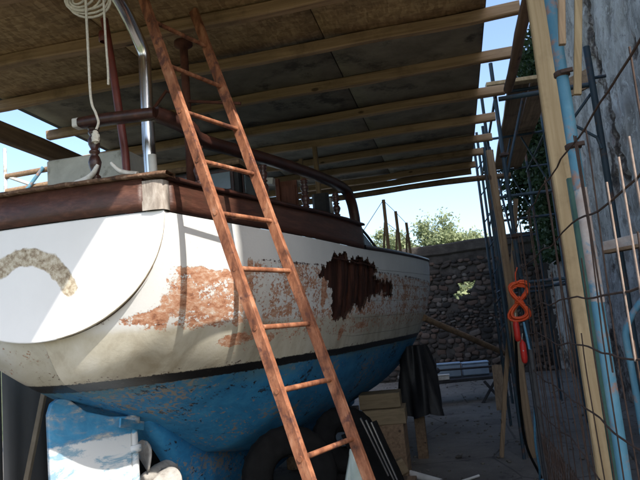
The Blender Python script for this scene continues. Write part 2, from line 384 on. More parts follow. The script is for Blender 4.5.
M['mortar'] = generic('earthy_mortar', [(.3, (.03, .026, .022)), (.5, (.05, .043, .037)), (.7, (.08, .07, .06))], 3, .95, bump=.9, bd=.03, rnd=0, dirt=(.06, .05, .045), dscale=2)
def m_leaf(name, a, b):
    m = N(name); n = m.noise(1.3, 4, .5); g = m.attr('tone')
    c = m.mix(g, a, b); m.b.inputs['Transmission Weight'].default_value = 0
    tr = m.t.nodes.new('ShaderNodeBsdfTranslucent'); m.put(c, tr.inputs[0])
    mx = m.t.nodes.new('ShaderNodeMixShader'); mx.inputs[0].default_value = .35
    m.done(c, .6); m.t.links.new(m.b.outputs[0], mx.inputs[1]); m.t.links.new(tr.outputs[0], mx.inputs[2])
    m.t.links.new(mx.outputs[0], m.o.inputs[0]); return m.m
M['leaf'] = m_leaf('tree_leaf', (.16, .20, .10), (.33, .37, .20))
M['ivy'] = m_leaf('ivy_leaf', (.012, .026, .010), (.035, .06, .022))
M['bark'] = generic('tree_bark', [(.3, (.06, .045, .035)), (.7, (.16, .12, .09))], 6, .95, (1, 1, .2), .8, .02)
M['field'] = generic('rough_grass', [(.3, (.05, .07, .025)), (.7, (.12, .13, .05))], .3, .95, bump=.6, bd=.05, rnd=0)

# ------------------------------------------------------------------ ground
mb = MB(); mb.add([(-600, -600, -.02), (600, -600, -.02), (600, 900, -.02), (-600, 900, -.02)], [(0, 1, 2, 3)])
tag(mb.make('open_ground', M['field']), kind='structure')
mb = MB(); nx, ny = 120, 170
Pg = [[(-9+ i*(11.6/nx), -3 + j*(20.2/ny), .012*fbm(-9+i*(11.6/nx)*1.2, j*(20.2/ny)*1.2) + .012) for j in range(ny+1)] for i in range(nx+1)]
grid(mb, Pg, flip=True)
tag(mb.make('yard_floor', M['ground']), kind='structure')
mb = MB(); rnd = random.Random(3)
for k in range(900):
    x = rnd.uniform(-2.5, 2.3); y = rnd.uniform(4.5, 16.6); r = rnd.choice([.006, .009, .012, .02]) * (1.6 if rnd.random() < .08 else 1)
    mb.blob((x, y, .018), (r*1.3, r, r*.8), 1, .3, 2)
tag(mb.make('loose_grit', M['ground']), 'scattered stone chips and grit on the concrete yard floor', 'grit', kind='stuff')

# ------------------------------------------------------------------ back wall of rubble
BY = 17.0
bw = empty('rubble_wall', (0, BY, 0), 'low dark rubble stone wall with a small hole, closing the yard behind the boat', 'wall')
def wtop(x): return 3.44 + .03*x + .02*fbm(x*1.1, 4)
def inhole(x, z):
    dx = (x-.2)/.36; dz = (z-2.27-.40*(x-.2))/.20
    return dx*dx+dz*dz + 1.3*fbm(x*5, z*5, 2) < .75
mb = MB(); xs = np.linspace(-9, 2.9, 300); 
P = []
for x in xs:
    col = []; T = wtop(x)
    for j in range(95):
        z = -.05 + (T+.05)*j/94
        col.append((x, BY + .03*fbm(x*2.5, z*2.5) + .02*fbm(x*9, z*9, 3), z))
    P.append(col)
grid(mb, P, keep=lambda i, j: not inhole(xs[i], -.05+(wtop(xs[i])+.05)*j/94))
cp_ = MB(); cp_.bar((-9, BY+.16, 3.14), (2.7, BY+.16, 3.50), .46, .30, (0, 0, 1), 60, .03); cp_.make('coping', M['mortar'], bw)
o = mb.make('mortar_face', M['mortar'], bw); solid(o, .42, 1)
# stones
rnd = random.Random(11); variants = []
for k in range(14):
    m_ = MB(); m_.blob((k*3.1, 0, 0), (1, 1, 1), 2, .0, 1)
    vs = []
    s0 = Vector((k*5.3, 2, 1))
    for v in m_.v:
        q = Vector((v[0]-k*3.1, v[1], v[2]))
        e = Vector([math.copysign(abs(c)**.62, c) for c in q]); e *= 1 + .28*noise.noise(q*1.6+s0) + .1*noise.noise(q*4+s0)
        vs.append(e)
    variants.append((vs, m_.f))
stones = []; z = .05
row = 0
while z < 3.42:
    h = rnd.uniform(.06, .15); x = -4.6 + rnd.uniform(0, .3)
    while x < 2.5:
        wd = h*rnd.uniform(1.0, 2.4)
        if z+h < wtop(x)-.32 and x+wd < 2.3:
            if not inhole(x+wd/2, z+h/2) and rnd.random() < .9 and z+h < wtop(x):
                stones.append((wd*h, x+wd/2, z+h/2+rnd.uniform(-.03, .03)+.05*fbm(x*.8, z), wd*.5, h*.5, rnd.random(), rnd.randrange(14)))
        x += wd*rnd.uniform(1.02, 1.2)
    z += h*1.04; row += 1
vis = [s for s in stones if -1.3 < s[1] < 2.4]; vis.sort(reverse=True)
big = set(id(s) for s in vis[:230])
smb = MB(); tones = []
smesh = []
for k, (vs, fs) in enumerate(variants):
    me = bpy.data.meshes.new('stone'); me.from_pydata([tuple(v) for v in vs], [], fs); me.materials.append(M['stone'])
    me.polygons.foreach_set('use_smooth', [True]*len(fs))
    at = me.attributes.new('tone', 'FLOAT', 'POINT'); t = ((k*5) % 14)/14*.86; at.data.foreach_set('value', [t]*len(vs)); smesh.append(me)
for s in stones:
    _, x, z, a, b, t, k = s; dep = rnd.uniform(.03, .055); ro = rnd.uniform(-.35, .35); yy = BY - .01
    if id(s) in big:
        o = bpy.data.objects.new('stone', smesh[k]); COL.objects.link(o); o.parent = bw
        o.location = (x, yy-BY, z); o.scale = (a, dep, b); o.rotation_euler = (0, ro, 0)
    else:
        vs, fs = variants[k]; c, sn = math.cos(ro), math.sin(ro)
        smb.add([(x + (v.x*a*c + v.z*b*sn), yy + v.y*dep, z + (-v.x*a*sn + v.z*b*c)) for v in vs], fs, 0, True)
        tones += [.88*t**1.3]*len(vs)
tag(smb.make('small_stones', M['stone'], bw, {'tone': tones}), kind='stuff')

# ------------------------------------------------------------------ tall rendered wall on the right
WX = 2.42
rw = empty('plastered_wall', (WX, 8, 0), 'tall grey plastered building wall, cracked and stained, along the right of the yard', 'wall')
def crackband(y, z):
    # broken edge of thick render running down the wall, seen near the scaffold
    yc = 9.15 + .30*(z-4.7) + .35*fbm(z*.9, 3)
    d = abs(y-yc) / (.42 + .25*max(0, z-3.6)/2)
    return max(0, 1-d)*(.55+.9*max(0, fbm(y*3, z*2.2, 6)+.3)) * (1 if z > 3.3 else max(0, 1-(3.3-z)/1.0))
P = []; bare = []; ys = np.linspace(-.2, BY, 330); zs = np.linspace(-.05, 7.6, 160)
for y in ys:
    col = []
    for z in zs:
        b = crackband(y, z)
        n = fbm(y*1.1, z*.9, 5, 4); n2 = fbm(y*4, z*4, 9, 5)
        bb = b*1.2 + max(0, (n-.30))*2.2 + (.5 if z < .9+.5*n else 0) + (.35 if y > 11 else 0)*max(0, n2+.3)
        bb = min(1, max(0, bb)); x = WX + .05*n + .022*n2 + bb*(.035+.05*fbm(y*7, z*7, 1, 3)) + b*.22*max(0, fbm(y*3, z*5, 8, 3)+.25)
        x -= .09*(1/(1+math.exp(-(8.9+.05*z-y)*14)))
        col.append((x, y, z)); bare.append(bb)
    P.append(col)
mb = MB(); grid(mb, P, flip=False)
mb.add([(WX-.05, -.2, -.05), (3.6, -.2, -.05), (3.6, -.2, 7.6), (WX-.05, -.2, 7.6), (3.6, BY, 7.6), (WX-.05, BY, 7.6), (3.6, BY, -.05), (WX-.05, BY, -.05)],
       [(0, 1, 2, 3), (3, 2, 4, 5), (1, 6, 4, 2), (6, 7, 5, 4)])
mb.make('plaster_face', M['plaster'], rw, {'bare': bare+[0]*8})
# ------------------------------------------------------------------ foliage helpers
def leaves(pts, size, seed, squash=.5):
    rnd = random.Random(seed); v = []; f = []; tn = []
    for p, t in pts:
        a = Vector((rnd.gauss(0, 1), rnd.gauss(0, 1), rnd.gauss(0, 1))).normalized(); b = a.orthogonal().normalized()
        b.rotate(Matrix.Rotation(rnd.uniform(0, 6.3), 3, a)); c = a.cross(b); s = size*rnd.uniform(.6, 1.3)
        k = len(v); p = Vector(p)
        v += [p-b*s, p+c*s*squash, p+b*s, p-c*s*squash]; f.append((k, k+1, k+2, k+3)); tn += [min(1, max(0, t+rnd.uniform(-.3, .3)))]*4
    mb = MB(); mb.add(v, f, 0, False); return mb, tn
rnd = random.Random(5)
iv = empty('ivy', (2.2, 13, 0), 'dark green ivy hanging down the far corner of the tall plastered wall', 'ivy')
pts = []
for k in range(30000):
    z = rnd.uniform(2.6, 7.3); y = rnd.gauss(14.0, .8)
    wv = 1.0 + .5*fbm(z*1.1, 2.5) ; t = rnd.random()
    x = 2.38 - (t**1.5)*(.52+.32*math.sin(z*1.7)*.5+.28*wv*.5)*(1.0 if z < 6 else .8)
    if fbm(x*2.2, y*1.5, z*1.6, 4) < -.16: continue
    if z < 3.4 and rnd.random() < .4: continue
    pts.append(((x, y, z), .35+.5*t))
# loose sprays over the back wall
for k in range(150):
    a0 = Vector((1.9+rnd.uniform(-.1, .2), 14.6, rnd.uniform(3.7, 4.9))); d = Vector((-rnd.uniform(.3, 1.0), rnd.uniform(-.3, .3), rnd.uniform(-.2, .25)))
    for q in range(9): pts.append((a0+d*(q/9)+Vector((rnd.gauss(0, .04), rnd.gauss(0, .05), rnd.gauss(0, .04))), .6))
m_, tn = leaves(pts, .055, 3, .6); tag(m_.make('leaf', M['ivy'], iv, {'tone': tn}), kind='stuff')
mb = MB()
for k in range(9):
    y = 13+rnd.uniform(0, 2.2); p = [(2.36-.05*rnd.random(), y+.25*math.sin(j*.9+k), .0+j*.5) for j in range(14)]; mb.tube(p, .018, 5)
mb.make('stem', M['bark'], iv)
def tree(name, x, y, h, w, label, seed, n=9000):
    rnd = random.Random(seed); t = empty(name, (x, y, 0), label, 'tree', 'trees beyond the back wall')
    mb = MB(); mb.tube([(x, y, 0), (x+.1, y, h*.25), (x-.05, y, h*.5), (x+.1, y, h*.75)], [.3, .24, .17, .06], 8)
    cl = []
    for k in range(64):
        d = Vector((rnd.gauss(0, 1), rnd.gauss(0, 1), rnd.gauss(0, 1))).normalized()*rnd.random()**.4
        zc = h*.62 + d.z*h*.38; wz = w*.5*(1-.35*max(0, d.z)**2)*(1 if d.z > -.3 else .7)
        c = Vector((x+d.x*wz, y+d.y*wz, zc)); cl.append((c, rnd.uniform(.5, 1.1)*w*.115))
        if k % 2 == 0: mb.tube([(x, y, max(.5, zc-h*.25)), ((x+c.x)/2, (y+c.y)/2, zc-h*.08), c], [.06, .035, .012], 5)
    mb.make('trunk', M['bark'], t); pts = []
    for k in range(n):
        c, r = rnd.choice(cl); d = Vector((rnd.gauss(0, 1), rnd.gauss(0, 1), rnd.gauss(0, .9)))*r*.62
        pts.append((c+d, .5+.3*d.z/r))
    m_, tn = leaves(pts, .11, seed, .5); m_.make('crown', M['leaf'], t, {'tone': tn})
tree('leafy_tree', -.3, 40, 7.9, 5.6, 'broad pale green tree whose domed crown rises beyond the wall, right of the deck stanchions', 21, 20000)
tree('leafy_tree', -4.0, 42, 8.2, 4.8, 'pale green tree seen between the deck stanchions beyond the wall', 22, 15000)
tree('leafy_tree', 2.9, 46, 6.6, 4.0, 'low pale tree just left of the scaffold, beyond the wall', 23, 12000)
tree('leafy_tree', -8.3, 44, 7.0, 4.4, 'pale tree half hidden behind the boat, beyond the wall', 24, 6000)
# foliage seen through the hole
tree('leafy_bush', .5, 22.5, 3.2, 2.6, 'sunlit green bush glimpsed through the hole in the rubble wall', 25, 3000)

# ------------------------------------------------------------------ shed roof
RZ = 3.425
rf = empty('shed_roof', (-1.3, 5, RZ), 'rough lean-to roof of chipboard sheets on timber battens over the boat', 'roof')
rowsY = [1.2, 2.52, 3.15, 3.81, 4.46, 5.22, 5.88, 6.55, 7.2, 7.72, 8.12]
bat_y = [1.25, 1.9, 2.56, 3.20, 3.80, 4.47, 5.22, 5.88, 6.54, 7.16, 7.74, 8.12]
bat_end = [-.66, -.66, .55, .6, .58, .62, .60, .56, .55, .5, .42, .38]
for k, (y, xe) in enumerate(zip(bat_y, bat_end)):
    mb = MB(); x0 = -3.15 - .25*rnd.random()
    mb.bar((x0, y+rnd.uniform(-.02, .02), RZ+rnd.uniform(-.006, .004)), (xe, y+rnd.uniform(-.02, .02), RZ+rnd.uniform(-.006, .004)), .055 if k % 3 else .07, .075, (0, 0, 1), 26, .018)
    mb.make('batten', M['batten'], rf)
cols = [(-3.05, -1.85), (-1.842, -.64), (-.632, .385)]
edges = [1.22, 3.80, 6.24, 8.14]
seams = [1.22, 2.45, 3.80, 5.22, 6.54, 8.14]
for r in range(5):
    for c, (xa, xb) in enumerate(cols):
        ya, yb = seams[r]+.004, seams[r+1]-.004
        if c == 2 and r == 0: continue
        if c == 2 and r == 1: ya = 2.56
        mb = MB(); dz = .002*((r+c) % 3); sag = rnd.uniform(0, .008)
        nxx, nyy = 8, 8
        top = [[(xa+(xb-xa)*i/nxx, ya+(yb-ya)*j/nyy, RZ+.042+dz-sag*math.sin(math.pi*i/nxx)) for j in range(nyy+1)] for i in range(nxx+1)]
        grid(mb, top, flip=False)
        o = mb.make('roof_board', M['osb'] if r < 2 else M['greyboard'], rf); solid(o, .014, 1)
        o.modifiers['thick'].offset = -1
mb = MB(); mb.box((-3.12, 1.2, RZ+.062), (-.62, 8.2, RZ+.07)); mb.box((-.619, 2.54, RZ+.062), (.395, 8.2, RZ+.07)); mb.make('sky_gap_cover', M['blackmetal'], rf)  # unseen cover sheet added to block sky light through the board gaps
# eave timber along the left edge and the log under the right edge
mb = MB(); mb.bar((-2.76, 1.1, 3.06), (-2.78, 8.3, 3.06), .06, .13, (0, 0, 1), 16, .02); mb.make('eave_beam', M['oldtimber'], rf)
mb = MB(); mb.tube([(.60+.004*math.sin(k*1.9), 2.0+k*.33, 3.34+.004*math.sin(k*1.3)) for k in range(10)], .036, 12, .12); mb.make('log_beam', M['log'], rf)
# loose pole across beyond the roof end
mb = MB(); mb.tube([(-3.2+k*.4, 7.45+.012*k, 3.2+.012*math.sin(k)) for k in range(11)], [.042-.0008*k for k in range(11)], 10, .2)
tag(mb.make('round_pole', M['oldtimber']), 'bare round pole crossing below the far end of the roof against the sky', 'pole')
# thin timber props under the roof beyond the boat's rail
def prop(p0, p1, w_, label, mat='oldpost', name='timber_prop', h_=None, group=None, seg=8, wob=.006):
    mb = MB(); mb.bar(p0, p1, w_, h_ or w_, (0, 1, 0), seg, wob); o = mb.make(name, M[mat], None, None, p0); return tag(o, label, 'post', group)
prop((-1.19, 5.85, 2.28), (-1.19, 5.85, 3.38), .045, 'thin timber prop from deck to roof, the taller and nearer of the pair', group='thin props on the deck')
prop((-1.42, 6.2, 2.28), (-1.42, 6.2, 3.38), .035, 'thinner timber prop standing just left of the taller prop on the deck', group='thin props on the deck')
prop((.51, 2.8, 0), (.51, 2.8, 3.55), .084, 'upright new yellow pine board with dark knots, beside the blue pole', 'post', 'pine_post', .05, seg=14, wob=.006)
prop((.60, 7.35, 0), (.58, 7.3, 3.45), .085, 'brown timber post tied to the blue scaffold at the right end of the roof', 'oldpost', 'timber_post', seg=12, wob=.02)
prop((.27, 7.42, 0), (.80, 7.36, 2.86), .05, 'slim pale stick leaning against the scaffold, foot out on the concrete', 'oldpost', 'leaning_stick', .035, seg=8, wob=.01)

# ------------------------------------------------------------------ boat
XC = -1.98
HY=np.array([2.7,3.3,3.75,4.4,5.1,6.0,7.0,8.0,9.0,10.0,11.0,12.0,12.7])
HB=np.array([.68,.84,.97,1.13,1.27,1.42,1.56,1.66,1.66,1.55,1.25,.70,.03])
KY=np.array([2.7,2.82,3.3,3.7,4.3,5.0,6.5,8.0,10.0,11.5,12.3,12.7])
KZ=np.array([1.66,1.45,1.27,1.10,.80,.66,.60,.60,.66,.95,1.5,2.3])
SY=np.array([2.7,5.0,8.0,10.,12.7]); SZ=np.array([2.22,2.22,2.33,2.47,2.75])
NY=np.array([2.7,3.3,3.75,4.8,8,12.7]); NN=np.array([2.0,3.2,2.4,2.0,2.25,1.5])
def smooth_tab(x, y, rad=.22):
    g = np.linspace(2.7, 12.7, 1001); v = np.interp(g, x, y); k = int(rad/.01)
    pad = np.concatenate([2*v[0]-v[k:0:-1], v, 2*v[-1]-v[-2:-k-2:-1]]); kern = np.hanning(2*k+1); kern /= kern.sum()
    return g, np.convolve(pad, kern, 'valid')
TB = smooth_tab(HY, HB, .6); TK = smooth_tab(KY, KZ, .12); TS = smooth_tab(SY, SZ, .6); TN = smooth_tab(NY, NN, .3)
def hull(Y, v):
    b = float(np.interp(Y, *TB)); zk = float(np.interp(Y, *TK)); zs = float(np.interp(Y, *TS)); n = float(np.interp(Y, *TN))
    return b*math.sqrt(max(0, 1-v**n)), zs+(zk-zs)*v
def hull_at_z(Y, z):
    zk = float(np.interp(Y, *TK)); zs = float(np.interp(Y, *TS)); v = min(1, max(0, (z-zs)/(zk-zs))); return hull(Y, v)[0]
boat = empty('wooden_boat', (XC, 6, 0), 'old wooden boat, white above blue, with flaking paint and a rotten hole in its side', 'boat')
lin = MB()
# inner dark lining (both sides) just inside the planks
for sgn in (1, -1):
    P = []
    for i in range(81):
        Y = 3.15 + (12.60-3.15)*i/80; P.append([(XC + sgn*max(0, hull(Y, v)[0]-.060), Y, hull(Y, v)[1]+.05*v) for v in np.linspace(0, 1, 22)])
    grid(lin, P, flip=(sgn < 0))
hl = lin.make('hull', M['rot'], boat)
HOLE = [(4.17,2.02),(4.33,2.04),(4.42,2.12),(4.67,2.17),(4.75,2.12),(5.1,2.15),(5.48,2.11),(5.38,2.03),(5.6,1.99),(5.97,2.0),(6.0,1.88),(5.93,1.83),(5.6,1.87),(5.32,1.83),(5.1,1.74),(4.95,1.78),(4.80,1.69),(4.54,1.66),(4.47,1.75),(4.43,1.87),(4.24,1.95)]
def inpoly(x, y, P):
    c = False; j = len(P)-1
    for i in range(len(P)):
        if (P[i][1] > y) != (P[j][1] > y) and x < (P[j][0]-P[i][0])*(y-P[i][1])/(P[j][1]-P[i][1])+P[i][0]: c = not c
        j = i
    return c
def holed(Y, z):
    if not (4.0 < Y < 6.2 and 1.55 < z < 2.25): return False
    j = .05*fbm(Y*16, z*5, 3, 4); k = .035*fbm(Y*5, z*22, 7, 4)
    return inpoly(Y+k*1.6, z+j, HOLE)
def sst(x, a, b):
    t = min(1, max(0, (x-a)/(b-a))); return t*t*(3-2*t)
def masks(Y, z, side):
    peel = cream = rot = 0
    if side > 0:
        top = 2.03 + .008*(Y-3) if Y > 3.35 else 1.96+.03*fbm(Y*6, 2)
        band = sst(z, 1.63, 1.70)*(1-sst(z, top-.015, top+.015))
        if Y < 3.4: peel = band*(.60+.20*sst(z, 1.7, 1.8)+.45*fbm(Y*5, z*11, 3)) * sst(Y, 2.72, 2.86)
        elif Y < 6.3: peel = band*(.45 + .22*fbm(Y*2.2, z*4, 4))
        else: peel = band*(.40 + .18*sst(math.sin(z*62+.8*fbm(Y*2, z)), -.2, .6)*sst(Y, 6.3, 6.6) + .25*fbm(Y*3, z*5, 6))
        if Y > 3.4: peel = max(peel, .40*(1-sst(z, top-.015, top+.01))*sst(z, 1.46, 1.6))
        if Y > 3.3: rot = .62*max(0, 1-abs(z-top)/.022)*sst(Y, 3.3, 3.5)
        # blisters below the peeled band
        for (cy, cz, ry, rz, a) in ((3.37, 1.585, .13, .035, 1.1), (3.72, 1.575, .05, .03, 1.0), (4.75, 1.56, .05, .06, .9), (4.3, 1.86, .05, .13, .8), (5.2, 1.6, .2, .03, .7), (2.80, 1.73, .08, .035, .9)):
            d = ((Y-cy)/ry)**2+((z-cz)/rz)**2
            if d < 1.4: peel = max(peel, a*(1.4-d)/.9)
        cream = 1-sst(z, 1.60, 1.78)
        if z > top: cream = .12
        if Y > 3.4 and z < top: cream = max(cream, .35)
        if Y < 3.05 and 1.66 < z < 1.80: rot = max(rot, .34*(1-abs(z-1.73)/.07))
    else: cream = .7*(1-sst(z, 1.6, 1.8)); peel = .2
    if z < 1.50: rot = max(rot, .36*(1-sst(z, 1.455, 1.49)))
    return peel, cream, rot
# carvel planks: topsides and bottom, each its own strip; outer skin with smooth hull normals and a sawn rim
def hnorm(Y, v, side):
    e = .01; Y = min(12.6, max(2.72, Y)); v = min(.985, max(.004, v))
    a = Vector((hull(Y+e, v)[0], Y+e, hull(Y+e, v)[1])) - Vector((hull(Y-e, v)[0], Y-e, hull(Y-e, v)[1]))
    b = Vector((hull(Y, v+e*.4)[0], Y, hull(Y, v+e*.4)[1])) - Vector((hull(Y, v-e*.4)[0], Y, hull(Y, v-e*.4)[1]))
    n = a.cross(b).normalized()
    if n.x < 0: n = -n
    return Vector((n.x*side, n.y, n.z))
def plank(side, va, vb, nY, nv, name='hull_plank', stations=None):
    V = []; NR = []; A = {'peel': [], 'cream': [], 'rot': []}; YZ = []
    Ys = np.linspace(2.70, 12.68, nY) if stations is None else stations
    for Y in Ys:
        Y = float(Y); gap = .0013*sst(Y, 4.0, 5.6)
        b, zs = hull(Y, va); b2, z2 = hull(Y, vb); L = max(.02, math.hypot(b-b2, zs-z2))
        for j in range(nv+1):
            v = va+(vb-va)*j/nv
            if j == 0: v += (vb-va)*gap/L
            if j == nv: v -= (vb-va)*gap/L
            x, z = hull(Y, v); e = .0015*sst(Y, 3.8, 5.2)*(1 if j in (0, nv) else 0) - .0025*fbm(Y*2, v*9, side, 3)*sst(Y, 3.0, 4.2)
            V.append(Vector((XC+side*(x-e if x > .02 else x), Y, z))); NR.append(hnorm(Y, v, side)); YZ.append((Y, z))
            for k, q in zip(A, masks(Y, z, side)): A[k].append(q)
    m_ = nv+1; F_ = []; cnt = {}
    for i in range(len(Ys)-1):
        for j in range(nv):
            if side > 0 and holed(*YZ[i*m_+j]): continue
            q = (i*m_+j, i*m_+j+1, (i+1)*m_+j+1, (i+1)*m_+j)
            if side < 0: q = q[::-1]
            F_.append(q)
            for k in range(4):
                e = (q[k], q[(k+1) % 4]); cnt[frozenset(e)] = None if frozenset(e) in cnt else e
    for e in [e for e in cnt.values() if e]:
        a, b = e; n0 = len(V); ia = V[a]-NR[a]*.023; ib = V[b]-NR[b]*.023
        rn = (V[b]-V[a]).cross(NR[a]).normalized()
        V += [V[a], V[b], ib, ia]; NR += [rn]*4; F_.append((n0+1, n0, n0+3, n0+2))
        for k in A: 
            w_ = 1.0 if k == 'rot' else A[k][a]
            A[k] += [w_]*4
    mb = MB(); mb.add(V, F_, 0, True); o = mb.make(name, M['hull'], hl, A)
    o.data.normals_split_custom_set_from_vertices([tuple(n) for n in NR]); return o
vs_top = [0, .105, .19, .275, .36, .45, .54, .64, .76, .88, 1.0]
# sheer strake edge follows z ~2.03: v in [0,.12..]
stA = np.unique(np.concatenate([np.linspace(2.688, 3.3, 50), np.linspace(3.3, 4.1, 60), np.linspace(4.1, 6.1, 240), np.linspace(6.1, 12.68, 130)]))
for k in range(len(vs_top)-1):
    nv = [16, 12, 12, 12, 14, 8, 8, 8, 8, 8][k]
    plank(1, vs_top[k], vs_top[k+1], 0, nv, stations=stA)
    plank(-1, vs_top[k], vs_top[k+1], 60, 4)
# frames seen through the hole
for k in range(17):
    Y = 4.10 + k*.118 + .01*math.sin(k*3); wd = .085 if k % 2 else .06; P = []; off = .032 if k % 2 else .04
    zz = np.linspace(2.2, 1.55, 24); mb = MB()
    prof = [(-wd/2, 0), (-wd/4, .012), (wd/4, .014), (wd/2, 0), (wd/2, -.05), (-wd/2, -.05)]
    P = []
    for z in zz:
        x = hull_at_z(Y, z)-off + .01*fbm(Y*5, z*8, 3)
        P.append([(XC+x+b, Y+a+.006*fbm(z*9, Y*4), z) for a, b in prof+[prof[0]]])
    grid(mb, P, flip=True)
    if not (k in (3, 4)):
        o = mb.make('frame_rib', M['rot'], hl)
# broken splinters of the outer plank left hanging across the hole
mb = MB()
for a, b, wd in (((4.42, 2.11), (5.52, 2.09), .03), ((4.75, 2.13), (5.35, 2.12), .02)):
    pts = []
    n = 14
    for k in range(n+1):
        t = k/n; Y = a[0]+(b[0]-a[0])*t; z = a[1]+(b[1]-a[1])*t + .012*fbm(Y*7, 1); pts.append((XC+hull_at_z(Y, z)-.006, Y, z))
    mb.tube(pts, [wd*.35*(.6+.5*abs(fbm(k*.7, 2))) for k in range(n+1)], 6)
mb.make('plank_splinter', M['rot'], hl)
# transom
tr = MB(); A = {'scar': [], 'cream': []}; P = []
zk0, zs0 = hull(2.7, 1)[1], 2.225
ARC = [(-2.30, 1.97), (-2.18, 2.03), (-2.07, 2.075), (-1.97, 2.075), (-1.88, 2.03), (-1.83, 1.97), (-1.79, 1.91)]
def bulge(x, z): return .05*(1-((x-XC)/.68)**2) 
NA, NB = 110, 70
for i in range(NA+1):
    sx = -1 + 2*i/NA; col = []
    for j in range(NB+1):
        # columns from the lower curved edge up to the deck line
        x = math.sin(sx*math.pi/2)*hull(2.7, 0)[0]*.9995
        lo, hi = 0.0, 1.0
        vv = (max(0, 1-(abs(x)/hull(2.7, 0)[0])**2))**(1/float(np.interp(2.7, *TN)))
        zl = zs0+(zk0-zs0)*vv; z = zl + (zs0-zl)*(j/NB); X = XC+x
        y = 2.690 - bulge(X, z) - .03*(z-1.95)
        col.append((X, y, z)); d = 9
        for q in range(len(ARC)-1):
            ax, az = ARC[q]; bx, bz = ARC[q+1]; L2 = (bx-ax)**2+(bz-az)**2; t = min(1, max(0, ((X-ax)*(bx-ax)+(z-az)*(bz-az))/L2))
            d = min(d, math.hypot(X-ax-t*(bx-ax), z-az-t*(bz-az)))
        A['scar'].append(max(0, 1-d/.085) if d < .085 else 0)
        ed = z-zl; A['cream'].append((.75*(1-sst(ed, 0, .012)) if x > .1 else .3*(1-sst(ed, 0, .02))) + .42*max(0, 1-abs(z-1.68)/.02)*0)
    P.append(col)
grid(tr, P, flip=True); o = tr.make('transom', M['transom'], boat, A); solid(o, .03, -1)
# thin worn moulding round the transom edge, starboard quarter
mb = MB(); pts = []
for k in range(20):
    v = .90-.45*k/19; b, z = hull(2.7, v); pts.append((XC+b, 2.686-bulge(XC+b, z)*.1-.03*(z-1.95), z))
mb.tube(pts, .0014, 6); mb.make('edge_seam', M['worncap'], boat)
# bulwark
def bw_top(Y): return 2.378 + .045*sst(Y, 2.7, 5.1)
mb = MB(); P = []
for i in range(60):
    Y = 2.725 + (5.14-2.725)*i/59; b = hull(Y, 0)[0]; zt = bw_top(Y)
    P.append([(XC+b+.006, Y, 2.226), (XC+b+.010, Y, 2.27), (XC+b+.006, Y, zt-.03), (XC+b, Y, zt)])
grid(mb, P, flip=True); o = mb.make('bulwark', M['bulwark'], boat); solid(o, .03, -1)
mb = MB(); P = []
for i in range(60):
    Y = 2.725 + (5.14-2.725)*i/59; b = hull(Y, 0)[0]; zt = bw_top(Y)
    P.append([(XC-b-.006, Y, 2.226), (XC-b, Y, zt)])
grid(mb, P, flip=False); o = mb.make('bulwark', M['bulwark'], boat); solid(o, .03, -1)
mb = MB(); P = []
for i in range(50):
    x = -.68 + 1.27*i/49; P.append([(XC+x, 2.672-bulge(XC+x, 0)+.0, 2.229), (XC+x, 2.665-bulge(XC+x, 0), 2.27), (XC+x, 2.66-bulge(XC+x, 0), 2.385)])
grid(mb, P, flip=True); o = mb.make('bulwark', M['bulwark'], boat); solid(o, .03, -1)
# bleached corner post at the quarter
mb = MB(); cp = []
for zz in (2.228, 2.30, 2.372):
    cp.append([(XC+.585, 2.652, zz), (XC+.64, 2.655, zz), (XC+.682, 2.668, zz), (XC+.692, 2.69, zz), (XC+.695, 2.72, zz), (XC+.65, 2.73, zz), (XC+.60, 2.70, zz), (XC+.585, 2.652, zz)])
grid(mb, cp, flip=False); mb.add([cp[-1][k] for k in range(7)], [tuple(range(7))])
mb.make('corner_post', M['bleached'], boat)
# cap rails
mb = MB(); P = []
for i in range(50):
    Y = 2.70 + (5.16-2.70)*i/49; b = hull(Y, 0)[0]; zt = bw_top(Y); w1, w2 = .022, -.085
    j = .004*fbm(Y*7, 2)
    P.append([(XC+b+w2, Y, zt+.002), (XC+b+w1, Y, zt+.002), (XC+b+w1+j, Y, zt+.016), (XC+b+w1-.008, Y, zt+.024+j), (XC+b+w2, Y, zt+.024+j), (XC+b+w2, Y, zt+.002)])
grid(mb, P, flip=True); mb.make('cap_rail', M['mahog'], boat)
mb = MB(); P = []
for i in range(60):
    x = -.72 + 1.44*i/59; yb = 2.64-bulge(XC+x, 0); j = .007*fbm(x*9, 5)
    P.append([(XC+x, yb+.10, 2.388), (XC+x, yb-.004+j, 2.388), (XC+x, yb-.006+j, 2.398), (XC+x, yb+.005+j, 2.408+j), (XC+x, yb+.10, 2.410+j), (XC+x, yb+.10, 2.388)])
grid(mb, P, flip=False); mb.make('cap_rail', M['worncap'], boat)
# toe rail along the foredeck
mb = MB(); P = []
for i in range(60):
    Y = 5.16 + (12.4-5.16)*i/59; b, z = hull(Y, 0)
    P.append([(XC+b-.06, Y, z+.002), (XC+b+.012, Y, z+.002), (XC+b+.012, Y, z+.035), (XC+b-.06, Y, z+.035), (XC+b-.06, Y, z+.002)])
grid(mb, P, flip=True); mb.make('toe_rail', M['mahog'], boat)
# deck
mb = MB(); P = []
for i in range(70):
    Y = 2.68 + (12.6-2.68)*i/69; b, z = hull(max(2.7, Y), 0); z = z-.01
    P.append([(XC-b+.02, Y, z), (XC-b*.5, Y, z+.03), (XC, Y, z+.04), (XC+b*.5, Y, z+.03), (XC+b-.02, Y, z)])
grid(mb, P, flip=True); mb.make('deck', M['cabin'], boat)
